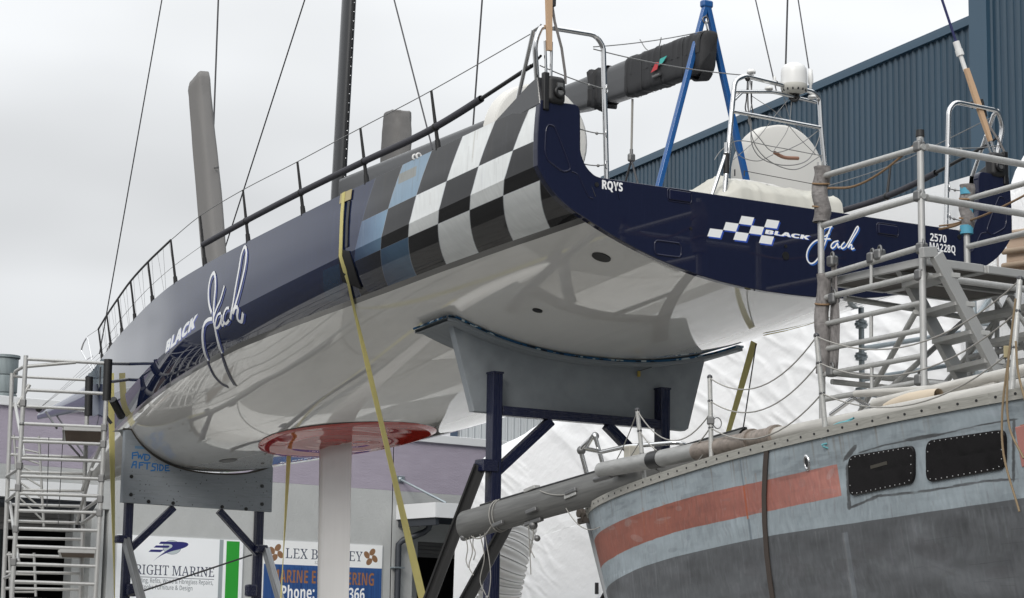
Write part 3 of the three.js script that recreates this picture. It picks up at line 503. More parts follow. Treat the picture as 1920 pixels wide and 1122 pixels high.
  mesh('keel_collar', grid(40, 4, (u, w) => { const i = Math.round(u * 40), a = finTop[i], k = 1 + 0.30 * (1 - w) ** 2; const s = 8.4 + (a[0] - 8.4) * (1 + 0.1 * (1 - w)), t = a[1] * k; return W(s, t, mix(2.44, 2.24, w)); }), whiteGel, yacht);
  mesh('keel_bulb', new THREE.SphereGeometry(1, 32, 20).scale(0.26, 0.25, 1.35).rotateY(TH).translate(...W(8.3, 0, -1.24).toArray()), whiteGel, yacht);
  // script part of the name: raised ribbon of vinyl following the hull, with its blue shadow
  const ribbon = (list, w, off, ds, dv, from, to) => { const c = new THREE.CatmullRomCurve3(list.map(([s, v]) => V(s, v, 0)), false, 'centripetal'), n = list.length * 7, P = [], N = []; for (let i = 0; i <= n; i++) { const q = c.getPoint(i / n); if (q.y < from || q.y > to) continue; const s = q.x + ds, v = q.y + dv; N.push(hullN(s, v)); P.push(hullW(s, v).addScaledVector(N[N.length - 1], off)); } return P.length > 1 ? band(P, N, w, 0.002) : null; };
  const all = [[J1, .040], [J2, .040], [J3, .030], [JA, .026], [JC, .028], [JK, .036]];
  const white = M(0.80, 0.81, 0.82, 0.4), blueV = M(0.03, 0.05, 0.22, 0.35), navyV = M(0.012, 0.015, 0.05, 0.3);
  mesh('script_shadow', all.map(([l, w]) => ribbon(l, w, 0.002, -0.035, 0.05, 0, 2.0)).filter(Boolean), blueV, yacht);
  mesh('script_name', all.map(([l, w]) => ribbon(l, w, 0.005, 0, 0, 0, 2.03)).filter(Boolean), white, yacht);
  for (const l of [J1, J2]) mesh('script_tail', ribbon(l, 0.05, 0.004, 0, 0, 2.03, 3), navyV, yacht);
}

// ------------------------------------------------------------------ yacht: spars, rails, wires, covers
{
  // mast and boom on the centreline
  const oval = (a, b, rx, ry, n = 24) => { const d = b.clone().sub(a), L = d.length(); const g = new THREE.CylinderGeometry(1, 1, L, n, 1).scale(rx, 1, ry); g.applyMatrix4(new THREE.Matrix4().makeBasis(S1, d.clone().normalize(), V().crossVectors(S1, d.clone().normalize()))); const c = a.clone().add(b).multiplyScalar(0.5); return g.translate(c.x, c.y, c.z); };
  const mastFoot = W(8.62, 0, 3.7), mastTop = W(8.15, 0, 11.5);
  const mast = mesh('mast', oval(mastFoot, mastTop, 0.075, 0.125), carbon, yacht, 'dark grey carbon mast');
  const along = (k) => mastFoot.clone().lerp(mastTop, k);
  mesh('mast_track', beam(along(0.12).addScaledVector(A1, 0.135), along(0.98).addScaledVector(A1, 0.135), 0.03, 0.03, P1), black, mast);
  mesh('track_bolt', Array.from({ length: 60 }, (_, i) => ball(along(0.12 + i * 0.014).addScaledVector(A1, 0.152), 0.008, 6)), steel, mast).userData.kind = 'stuff';
  const prof = (l, o) => { const q = l.map(([x, y]) => inv1(onT(x, y, 0))).sort((p, r) => p.s - r.s); return pchip([...q.map((p) => p.s), 8.4], [...q.map((p) => p.h + o), q[q.length - 1].h + o]); };
  const bt = prof([[1330, 58], [1310, 64], [1240, 89], [1160, 120], [1100, 146], [1050, 166], [905, 229], [700, 312]], -0.012), bb = prof([[1330, 140], [1300, 146], [1240, 164], [1160, 192], [1100, 210], [1050, 220]], 0.01);
  const boomSec = (s0, s1, ns, grow, lump) => grid(28, ns, (u, w) => { const s = mix(s0, s1, w), a = u * Math.PI * 2, c = Math.cos(a), z = Math.sin(a), rk = 0.11 * sstep(1.5, 1.03, s) * (0.5 - 0.5 * z); const hc = (bt(s) + bb(s)) / 2, hh = (bt(s) - bb(s)) / 2 + grow, ww = 0.082 + grow; const se = (x) => Math.sign(x) * Math.pow(Math.abs(x), 0.42); const l = lump ? lump * (fbm(u * 5, s * 14, 3, 5) - 0.45 + 1.2 * Math.max(0, 1 - 6 * Math.abs(2 * fbm(s * 9 + u * 1.5, u * 2 + s, 2) - 1))) : 0; return W(s + rk, se(c) * (ww + l), hc + se(z) * (hh + l)); });
  const boom = mesh('boom', boomSec(1.35, 8.35, 20, 0, 0), carbon, yacht, 'dark carbon boom lowered along the deck');
  const coverM = M(0.024, 0.0245, 0.027, 0.7);
  mesh('boom_cover', [boomSec(1.06, 2.30, 70, 0.006, 0.007), boomSec(2.64, 2.92, 40, 0.008, 0.026)], coverM, boom);
  mesh('cover_end', grid(28, 6, (u, w) => { const a = u * Math.PI * 2, se = (x) => Math.sign(x) * Math.pow(Math.abs(x), 0.42), hc = (bt(1.06) + bb(1.06)) / 2, hh = (bt(1.06) - bb(1.06)) / 2 + 0.006, k = Math.cos(w * Math.PI / 2); return W(1.06 - 0.045 * Math.sin(w * Math.PI / 2) + 0.11 * (0.5 - 0.5 * Math.sin(a)) * k + 0.055 * (1 - k), se(Math.cos(a)) * 0.088 * k, hc + se(Math.sin(a)) * hh * k); }), coverM, boom);
  mesh('cover_flap', grid(8, 6, (u, w) => W(1.1 + 0.25 * u, -0.05 + 0.12 * w, 4.99 - 0.05 * Math.sin(u * 5) - 0.06 * u * w)), coverM, boom);
  for (const s of [1.36, 1.72, 2.02, 2.26]) mesh('cover_band', boomSec(s, s + 0.014, 1, 0.013, 0), black, boom);
  // sailmaker's printed leaf on the cover
  { const c = onT(1238, 121, 0.094), e = M(0.5, 0.04, 0.05, 0.6), gmat = M(0.05, 0.42, 0.38, 0.6); const q = (pts, m, off) => { const sh = new THREE.Shape(pts.map((p) => new THREE.Vector2(...p))); const g = new THREE.ExtrudeGeometry(sh, { depth: 0.003, bevelEnabled: false }); g.applyMatrix4(new THREE.Matrix4().makeBasis(A1, Yup, P1).setPosition(c.clone().addScaledVector(P1, off))); mesh('printed_mark', g, m, boom); };
    q([[-0.13, -0.05], [-0.05, 0.03], [0.0, 0.02], [-0.03, -0.04]], e, 0.012); q([[-0.005, -0.01], [0.02, 0.045], [0.13, 0.05], [0.06, 0.0]], gmat, 0.012);
    const tx = canvasTex(256, 64, (x, w, h) => { x.fillStyle = '#2b2b2d'; x.fillRect(0, 0, w, h); x.fillStyle = '#8d8d8d'; x.font = 'bold 46px sans-serif'; x.fillText('Southern', 8, 46, 240); });
    mesh('printed_name', new THREE.PlaneGeometry(0.15, 0.036).applyMatrix4(new THREE.Matrix4().makeBasis(A1, Yup, P1).setPosition(c.clone().addScaledVector(P1, 0.016).addScaledVector(A1, -0.04).add(V(0, -0.09, 0)))), M(1, 1, 1, 0.8, 0, { map: tx }), boom); }
  // wires: stays, shrouds, running gear
  const wire = (name, px, t, r, m = wireM, t2 = t) => mesh(name, cyl(onT(px[0], px[1] - 60, t).lerp(onT(px[0], px[1] - 60, t), 0), onT(px[2], px[3], t2), r, r, 6), m, yacht);
  const stay = (name, x0, x1, y1, t, r, m = wireM) => { const x = x0 - (x1 - x0) / y1 * 400; mesh(name, cyl(onT(x, -400, t), onT(x1, y1, t), r, r, 6), m, yacht); };
  stay('forestay', 303, 186, 664, 0, 0.0095); stay('inner_stay', 409, 391, 484, 0, 0.0125); stay('inner_stay', 571, 420, 470, 0, 0.0095);
  stay('runner', 739, 811, 280, 1.2, 0.0085); stay('topping_lift', 904, 887, 236, 0, 0.0105); stay('shroud', 1417, 1457, 175, -1.4, 0.0065); stay('halyard', 1477, 1473, 140, -0.45, 0.0085); stay('shroud', 1497, 1517, 128, -0.45, 0.006);
  // raised daggerboards in grey covers
  const boardM = M(0.175, 0.17, 0.166, 0.9);
  for (const [t, foot, head, wS, wT] of [[0.95, [402, 490], [372, 142], 0.23, 0.10], [-0.95, [741, 300], [746, 207], 0.25, 0.12]]) {
    const a = onT(...foot, t), b = onT(...head, t), up = b.clone().sub(a), tops = [0.02, 0.10, 0.0];
    mesh('daggerboard_cover', grid(36, 40, (u, w) => { const q = a.clone().addScaledVector(up, mix(-0.08, 1, Math.min(w, 0.975))), an = u * Math.PI * 2; const top = w > 0.985 ? 0.02 : w > 0.955 ? 0.93 : 1; const se = (x) => Math.sign(x) * Math.pow(Math.abs(x), 0.5); const n = 0.020 * (fbm(u * 6, w * 2.5, 3, 6) - 0.5) * (1 + 2 * w * w); return q.addScaledVector(F1, se(Math.cos(an)) * (wS + n) * mix(1.0, 0.84, w) * top).addScaledVector(P1, se(Math.sin(an)) * (wT + n) * top).add(V(0, w > 0.9 ? (-0.10 * Math.cos(an) * (t > 0 ? 1 : -0.3) - 0.02 + 0.03 * fbm(u * 9, 3, 3, 9)) * (Math.min(w, 0.96) - 0.9) * 14 : 0, 0)); }), boardM, yacht);
    mesh('cover_seam', cyl(a.clone().addScaledVector(up, 0.02).addScaledVector(P1, wT * 0.62).addScaledVector(A1, wS * 0.72), b.clone().addScaledVector(up, -0.09).addScaledVector(P1, wT * 0.62).addScaledVector(A1, wS * 0.60), 0.007, 0.007, 5), boardM, yacht);
  }
  mesh('board_pin', cyl(onT(402, 315, 0.95), onT(409, 314, 0.95), 0.012), clampM, yacht);

  // port stanchions, lifelines, foam-padded lower line; the starboard side mirrored
  const sAtPx = (px, lo = 0, hi = LOA) => { for (let k = 0; k < 50; k++) { const m = (lo + hi) / 2; project(W(m, tSheer(m), hSheer(m)))[0] > px ? lo = m : hi = m; } return (lo + hi) / 2; };
  const posts = [[818, 808, 170], [684, 673, 240], [565, 554, 303], [462, 453, 356], [381, 373, 405], [326, 316, 450], [283, 274, 491], [250, 241, 527], [226, 217, 560], [205, 197, 591], [189, 181, 617]].map(([x0, x1, y1]) => { const s = sAtPx(x0), base = W(s, tSheer(s) - 0.02, hSheer(s)), q = inv1(onS(x1, y1, s)); return { s, base, q, t: Math.min(q.t, tSheer(s) + 0.06), h: q.h }; });
  for (const side of [1, -1]) {
    const B = posts.map((p) => W(p.s, side * (tSheer(p.s) - 0.02), hSheer(p.s))), T = posts.map((p) => W(p.s, side * p.t, p.h));
    posts.forEach((p, i) => { const st = mesh('stanchion', cyl(B[i], T[i], i < 5 ? 0.018 : 0.016, 0.011, 8), blackRub, yacht); mesh('stanchion_socket', cyl(B[i].clone().lerp(T[i], -0.02), B[i].clone().lerp(T[i], 0.16), 0.026, 0.022, 8), blackRub, st); });
    const aft = W(0.12, side * 2.385, 4.72);
    mesh('lifeline', rope([aft, ...T.slice(0, 6)], 0.0045, 5, 60), wireG, yacht);
    mesh('guard_rail', rope(T.slice(5), 0.013, 6, 40), blackRub, yacht);
    const mid = (i, k) => B[i].clone().lerp(T[i], k);
    const midPts = [W(0.16, side * 2.36, 4.47), mid(0, .38), mid(1, .40), mid(2, .42), mid(3, .41), mid(4, .42)];
    mesh('lower_lifeline', rope([W(0.02, side * 2.36, 4.52), ...midPts.slice(0, 1)], 0.010, 6), blackRub, yacht);
    const pc = new THREE.CatmullRomCurve3([midPts[0], ...midPts.slice(1)]);
    const sub = (a, b) => Array.from({ length: 30 }, (_, i) => pc.getPoint(mix(a, b, i / 29)));
    mesh('foam_padding', rope(sub(0.1, 1), 0.030, 10, 60), M(0.045, 0.045, 0.055, 0.85), yacht, 'dark foam sleeve on the lower lifeline');
    mesh('foam_end', rope(sub(0, 0.1), 0.017, 8, 10), blackRub, yacht);
    for (const i of [1, 2, 3, 4]) mesh('clip', ball(pc.getPoint(i / 5), 0.038, 8), blackRub, yacht);
    mesh('lower_lifeline', rope([mid(4, .42), mid(5, .4), mid(6, .4), mid(7, .4), mid(8, .4), mid(9, .4)], 0.0035, 4, 30), wireG, yacht);
    const net = []; for (let i = 5; i < 10; i++) for (let k = 0; k < 4; k++) { const a = T[i].clone().lerp(T[i + 1], (k + .3) / 4), b = B[i].clone().lerp(B[i + 1], clamp((k + .3 + (k % 2 ? .35 : -.35)) / 4, 0, 1)); net.push(cyl(a, b, 0.0022, 0.0022, 3)); }
    mesh('netting', net, wireG, yacht).userData.kind = 'stuff';
    // bow pulpit
    const pb = W(16.4, side * 0.16, hSheer(16.4)), pt = W(16.75, side * 0.2, hSheer(16.4) + 0.46), pf = W(16.1, side * 0.25, hSheer(16.1));
    mesh('pulpit', [bent([pb, W(16.85, side * 0.2, hSheer(16.6) + 0.36), pt, W(16.45, side * 0.25, hSheer(16.4) + 0.52), pf], 0.012, 0.07), cyl(W(16.62, side * 0.18, hSheer(16.4) + 0.2), W(16.2, side * 0.24, hSheer(16.4) + 0.2), 0.009)], steel, yacht);
    mesh('lifeline', rope([T[10], W(16.45, side * 0.25, hSheer(16.4) + 0.52)], 0.004, 4), wireG, yacht);
    // stern rail (pushpit): hoop across the quarter with a raked leg and guard wires
    const hoop = [W(0.06, side * 2.37, 4.33), W(0.02, side * 2.42, 4.62), W(0.02, side * 2.36, 4.755), W(0.02, side * 1.86, 4.765), W(0.02, side * 1.79, 4.68), W(0.03, side * 1.74, 3.61)];
    const pp = mesh('pushpit', [bent(hoop, 0.021, 0.13, 12), cyl(W(0.42, side * 2.36, hSheer(0.42)), W(0.10, side * 2.385, 4.735), 0.018, 0.018, 10), cyl(W(0.10, side * 2.385, 4.735), W(0.02, side * 2.36, 4.76), 0.016), ball(W(0.10, side * 2.385, 4.735), 0.018)], steel, yacht);
    for (const [y0, y1, x0] of [[4.44, 4.34, 2.37], [4.0, 3.98, 2.06], [3.72, 3.73, 2.0]]) { mesh('guard_wire', [sag(W(0.02, side * x0, y0), W(0.02, side * 1.77, y1), 0.012, 0.005), ball(W(0.02, side * mix(x0, 1.77, 0.75), mix(y0, y1, 0.8) - 0.01), 0.013, 6)], wireG, pp); mesh('shackle', inBoat(new THREE.TorusGeometry(0.030, 0.005, 5, 14).rotateY(0.8).translate(-side * 1.765, y1, 0)), steel, pp); }
    // backstay: chainplate fork, tan webbing, rope above
    const k0 = W(0.0, side * 2.30, 4.30), dirUp = side > 0 ? V(0, 1, 0).addScaledVector(P1, 0.028) : V(0, 1, 0).addScaledVector(P1, 0.30).addScaledVector(F1, 0.12);
    const at = (h) => k0.clone().addScaledVector(dirUp, side > 0 ? h : h * 0.62);
    const bs = mesh('backstay_fork', [beam(at(0).addScaledVector(S1, 0.02), at(0.34).addScaledVector(S1, 0.03), 0.018, 0.022, A1), beam(at(0).addScaledVector(S1, -0.02), at(0.34).addScaledVector(S1, -0.03), 0.018, 0.022, A1)], steel, yacht);
    mesh('backstay_strap', band([at(0.26), at(0.5), at(0.75), at(1.0), at(1.3)], A1.clone(), [0.036, 0.045, 0.055, 0.055, 0.045], 0.03), tanWeb, yacht);
    mesh('buckle', [beam(at(0.62).addScaledVector(S1, 0.05), at(0.88).addScaledVector(S1, 0.065), 0.022, 0.05, A1), beam(at(0.72).addScaledVector(S1, -0.06), at(0.82).addScaledVector(S1, -0.06), 0.02, 0.03, A1)], blackRub, yacht);
    mesh('strap_tail', band([at(0.62).addScaledVector(S1, 0.04), at(0.5).addScaledVector(S1, 0.06), at(0.3).addScaledVector(S1, 0.12), at(0.1).addScaledVector(S1, 0.15), at(0.02).addScaledVector(S1, 0.15)], A1.clone(), 0.022, 0.006), rag, yacht);
    mesh('turnbuckle', [cyl(at(1.28), at(1.5), 0.02), cyl(at(1.5), at(1.58), 0.035), cyl(at(1.58), at(1.7), 0.03)], side > 0 ? clampM : whitePlain, yacht);
    mesh('backstay', cyl(at(1.7), at(4.5), 0.012, 0.012, 6), M(0.02, 0.025, 0.10, 0.8), yacht);
    mesh('trailing_line', sag(W(-0.02, side * 2.2, 4.15), W(-0.06, side * 1.9, 3.45), 0.0, 0.003, 4), wireM, yacht);
    // wheels under white cloth covers
    const wc = W(1.8, side * 1.32, 4.36);
    mesh('wheel_cover', grid(40, 12, (u, w) => { const a = u * Math.PI * 2, r = Math.sin(w * Math.PI / 2 + 0.0001), d = Math.cos(w * Math.PI / 2), R = 0.49 + 0.02 * (fbm(u * 6, w * 2, 3, 6) - .5); const low = Math.sin(a) < -0.3 ? 1 + 0.35 * (-Math.sin(a) - 0.3) : 1; return wc.clone().addScaledVector(S1, Math.cos(a) * R * r * mix(1, 1.05, low - 1)).add(V(0, Math.sin(a) * R * r * low, 0)).addScaledVector(A1, 0.05 + 0.05 * d - 0.14 * (r > 0.97 ? 1 : 0)); }), canvasW, yacht);
    mesh('wheel_cover_back', grid(40, 8, (u, w) => { const a = u * Math.PI * 2, R = 0.485, r = 1 - w; return wc.clone().addScaledVector(S1, Math.cos(a) * R * r).add(V(0, Math.sin(a) * R * r * (Math.sin(a) < -0.3 ? 1.2 : 1), 0)).addScaledVector(A1, -0.10 - 0.55 * Math.sin(w * 1.5) * (1 - 0.4 * w)); }), canvasW, yacht);
    mesh('fairlead', [inBoat(new THREE.TorusGeometry(0.022, 0.009, 6, 14).translate(-side * (tSheer(2.0) - 0.01), hSheer(2.0) + 0.02, -2.0)), inBoat(new THREE.TorusGeometry(0.022, 0.009, 6, 14).translate(-side * (tSheer(1.93) - 0.01), hSheer(1.93) + 0.015, -1.93))], whitePlain, yacht);
  }
  mesh('stern_line', sag(onS(1113, 88, 0.02), onT(1322, 58, 0), 0.02, 0.005), wireG, yacht);
  mesh('stern_line', sag(onS(1113, 92, 0.02), onS(1396, 141, 0.3), 0.03, 0.005), wireG, yacht);
  mesh('lashing', rope([onT(1200, 74, 0), onT(1212, 92, 0), onT(1224, 97, 0), onT(1236, 86, 0), onT(1240, 70, 0)], 0.005, 5), wireG, yacht);
  // block and bridle under the boom
  { const a = onT(1186, 186, 0), b = onT(1184, 290, 0), s0 = inv1(b).s; const c0 = onT(1171, 348, 0.0), c1 = onT(1197, 348, 0);
    mesh('mainsheet', cyl(a, b, 0.012, 0.012, 6), ropeG, yacht); const bl = mesh('sheet_block', [new RoundedBoxGeometry(0.07, 0.08, 0.05, 3, 0.02).rotateY(TH).translate(b.x, b.y - 0.03, b.z), cyl(b.clone().add(V(0, -0.02, 0)), b.clone().add(V(0, 0.05, 0)), 0.016)], clampM, yacht); mesh('bridle', [cyl(b.clone().add(V(0, -0.05, 0)), c0, 0.011, 0.011, 6), cyl(b.clone().add(V(0, -0.05, 0)), c1, 0.011, 0.011, 6)], wireM, yacht); }
  // bowsprit and its struts
  const bsA = W(16.9, 0, 3.62), bsB = onT(72, 767, 0.0), sp = bsB.clone().sub(bsA);
  const bowsp = mesh('bowsprit', grid(20, 10, (u, w) => { const a = u * Math.PI * 2, q = bsA.clone().addScaledVector(sp, mix(-0.03, 1, w)), k = mix(1, 0.22, Math.pow(w, 0.8)); return q.addScaledVector(P1, Math.cos(a) * 0.10 * k).add(V(0, Math.sin(a) * 0.22 * k - 0.16 * (1 - k), 0)); }), M(0.055, 0.065, 0.13, 0.3, 0, { clearcoat: 1, clearcoatRoughness: 0.05 }), yacht);
  mesh('sprit_end', ball(bsB, 0.055), blackRub, bowsp);
  mesh('bobstay', cyl(bsA.clone().addScaledVector(sp, 0.75).add(V(0, -0.03, 0)), W(17.06, 0, 2.75), 0.014), wireM, bowsp);
  for (const k of [0.1, 0.16, 0.22]) mesh('sprit_line', sag(bsB, W(15.5 - k * 8, 0.4, hSheer(15) + 0.35), 0.02, 0.003, 4), wireG, bowsp);

  // stainless arch with antennas at the stern
  const as = 0.25, ap = (px, py, d = 0) => onS(px, py, as + d);
  const legL = [ap(1358, 372), ap(1372, 215), ap(1378, 150), ap(1398, 142), ap(1470, 160)], legR = [ap(1470, 160), ap(1525, 172), ap(1537, 186), ap(1540, 240), ap(1548, 322)];
  const arch = mesh('antenna_arch', [bent([...legL, ...legR.slice(1)], 0.021, 0.10, 12), bent([ap(1377, 172), ap(1450, 172), ap(1530, 192)], 0.017, 0.05), cyl(ap(1375, 209), ap(1540, 240), 0.017), cyl(ap(1378, 187), ap(1391, 174), 0.012), cyl(ap(1334, 370), ap(1368, 268), 0.017), cyl(ap(1362, 268), ap(1362, 372), 0.018)], steel, yacht, 'stainless stern arch carrying white antennas');
  const dm = ap(1489, 150);
  const lat = (prof, c, m, name, p = arch) => mesh(name, new THREE.LatheGeometry(prof.map((q) => new THREE.Vector2(...q)), 32).translate(c.x, c.y, c.z), m, p);
  const domeM = M(0.74, 0.74, 0.73, 0.4);
  lat([[0.0, 0.145], [0.05, 0.142], [0.085, 0.125], [0.106, 0.095], [0.112, 0.05], [0.112, -0.045], [0.108, -0.05]], dm, domeM, 'dome');
  lat([[0.113, -0.045], [0.114, -0.075], [0.095, -0.105], [0.06, -0.12], [0, -0.12]], dm, M(0.55, 0.54, 0.50, 0.5), 'dome_base');
  for (let k = 0; k < 14; k++) mesh('vent_slot', new THREE.BoxGeometry(0.012, 0.03, 0.012).translate(0.10, 0, 0).rotateY(k / 14 * Math.PI * 2).translate(dm.x, dm.y - 0.09, dm.z), darkM, arch);
  mesh('dome_bracket', [new THREE.TorusGeometry(0.035, 0.014, 8, 16).translate(dm.x, dm.y - 0.145, dm.z), new THREE.CylinderGeometry(0.02, 0.02, 0.06).translate(dm.x, dm.y - 0.13, dm.z)], blackRub, arch);
  lat([[0, 0.03], [0.03, 0.028], [0.038, 0.01], [0.036, -0.005], [0, -0.008]], ap(1409, 137), domeM, 'gps_puck'); lat([[0, 0.02], [0.03, 0.018], [0.036, 0.004], [0.034, -0.006], [0, -0.008]], ap(1442, 167), domeM, 'gps_puck'); lat([[0, 0.02], [0.03, 0.018], [0.036, 0.004], [0.034, -0.006], [0, -0.008]], ap(1523, 183), domeM, 'gps_puck');
  lat([[0, 0.11], [0.018, 0.108], [0.022, 0.06], [0.024, 0.04], [0.024, 0.0], [0.012, -0.03], [0.012, -0.06], [0, -0.06]], ap(1520, 154), domeM, 'antenna'); lat([[0, 0.04], [0.011, 0.038], [0.012, -0.01], [0, -0.01]], ap(1453, 152), domeM, 'antenna');
  [ap(1455, 156), ap(1362, 288), ap(1402, 148)].forEach((c, i) => mesh('clamp', i === 1 ? cyl(c.clone(), c.clone().add(V(0, -0.17, 0)), 0.026) : ball(c, 0.022), blackRub, arch));
  const cb = (l, r = 0.0045, m = wireG) => mesh('cable', rope(l.map(([x, y, d]) => ap(x, y, d ?? 0.02)), r, 5, 40), m, arch);
  cb([[1405, 150], [1402, 200], [1408, 225], [1410, 270], [1425, 295], [1470, 310], [1515, 300], [1535, 262], [1540, 240]]); cb([[1402, 165], [1406, 230], [1415, 270], [1440, 300], [1490, 318], [1540, 292]]); cb([[1407, 150], [1410, 190], [1404, 230], [1425, 260], [1450, 285], [1500, 270], [1535, 245]], 0.004);
  cb([[1410, 180], [1460, 215], [1500, 260], [1530, 290]], 0.003); cb([[1480, 185], [1455, 215], [1420, 260], [1375, 300]], 0.003); cb([[1485, 185], [1478, 240], [1450, 285]], 0.003); cb([[1470, 182], [1482, 222], [1505, 250]], 0.003);
  cb([[1340, 300], [1350, 285], [1380, 265], [1450, 275], [1545, 293]], 0.004); cb([[1375, 265], [1385, 290], [1420, 302], [1450, 290]], 0.004); cb([[1402, 150], [1400, 185], [1398, 205], [1404, 218]], 0.006, wireM); cb([[1410, 152], [1409, 190], [1414, 222]], 0.006, wireM);
  mesh('brush', rope([ap(1452, 286, 0.05), ap(1470, 295, 0.05), ap(1497, 297, 0.05)], 0.016, 8), M(0.30, 0.16, 0.11, 0.7), yacht);
  // canvas cover over the cockpit table
  { const s0 = 0.15, s1 = 1.1, t0 = inv1(onS(1290, 350, 0.4)).t, t1 = inv1(onS(1545, 390, 0.4)).t;
    mesh('canvas_cover', grid(90, 40, (u, w) => { const t = mix(t0, t1, u), e = Math.min(1, Math.min(u * 5, 1 + 0 * u)), k = Math.pow(Math.sin(clamp(w * 1.0) * Math.PI), 0.35); const h = 3.60 + (0.30 - 0.10 * u * 0.4) * sstep(0, 0.32, u) * k + 0.05 * k * (fbm(u * 9 + w * 3, w * 5 - u * 4, 3) - 0.5) + 0.02 * Math.max(0, 1 - 5 * Math.abs(2 * fbm(u * 7 - w * 2, w * 9 + u * 6, 2) - 1)); return W(mix(s0, s1, w) - (0.03 * fbm(u * 12, w * 3, 2) * (1 - w)), t, h + 0.02 * e); }), canvasC, yacht, 'cream canvas cover behind the transom');
    mesh('folded_canvas', grid(20, 8, (u, w) => W(mix(0.6, 0.95, w), mix(inv1(onS(1362, 330, 0.7)).t, inv1(onS(1452, 345, 0.7)).t, u), 3.92 + 0.045 * Math.pow(Math.sin(w * Math.PI), 0.4) * Math.pow(Math.sin(clamp(u, 0.02, 0.98) * Math.PI), 0.2) + 0.015 * fbm(u * 9, w * 4, 3))), canvasW, yacht);
    mesh('cover_tie', [cyl(ap(1398, 321, 0.1), ap(1545, 349, 0.1), 0.004, 0.004, 4), cyl(ap(1378, 318, 0.1), ap(1378, 330, 0.1), 0.006), cyl(ap(1396, 320, 0.1), ap(1396, 330, 0.1), 0.006)], wireM, yacht); }
}
// blue boom crutch standing on deck
{
  const s = 1.2, blueS = M(0.005, 0.080, 0.27, 0.4, 0, { clearcoat: 0.3 }), fr = thing('boom_crutch', 'bright blue two-legged boom crutch standing on the yacht stern', 'crutch frame', W(s, 0, 3.57));
  const ap = onS(1325, 4, s), lf = onS(1232, 362, s), rt = onS(1398, 330, s);
  for (const e of [lf, rt]) { const leg = mesh('leg', beam(ap.clone().lerp(e, 0.004), e.clone().lerp(ap, -0.06), 0.052, 0.052, F1, 0.012), blueS, fr); mesh('foot', new RoundedBoxGeometry(0.14, 0.03, 0.14, 1, 0.006).rotateY(TH).translate(e.x, 3.585 + EYE, e.z), blueS, leg); }
  mesh('head', new RoundedBoxGeometry(0.11, 0.07, 0.07, 2, 0.02).rotateY(TH).translate(ap.x, ap.y - 0.02, ap.z), blueS, fr);
  const hook = onT(1322, 58, 0); mesh('hanger', [cyl(ap.clone().add(V(0, -0.04, 0)), hook.clone().lerp(ap, 0.45), 0.008), new THREE.TorusGeometry(0.03, 0.007, 6, 16).rotateY(TH).translate(...hook.clone().lerp(ap, 0.38).toArray()), cyl(hook.clone().lerp(ap, 0.32).addScaledVector(F1, 0.03), hook.clone().addScaledVector(F1, 0.08), 0.008), cyl(hook.clone().lerp(ap, 0.32), hook.clone().addScaledVector(A1, 0.04), 0.008)], clampM, fr);
}
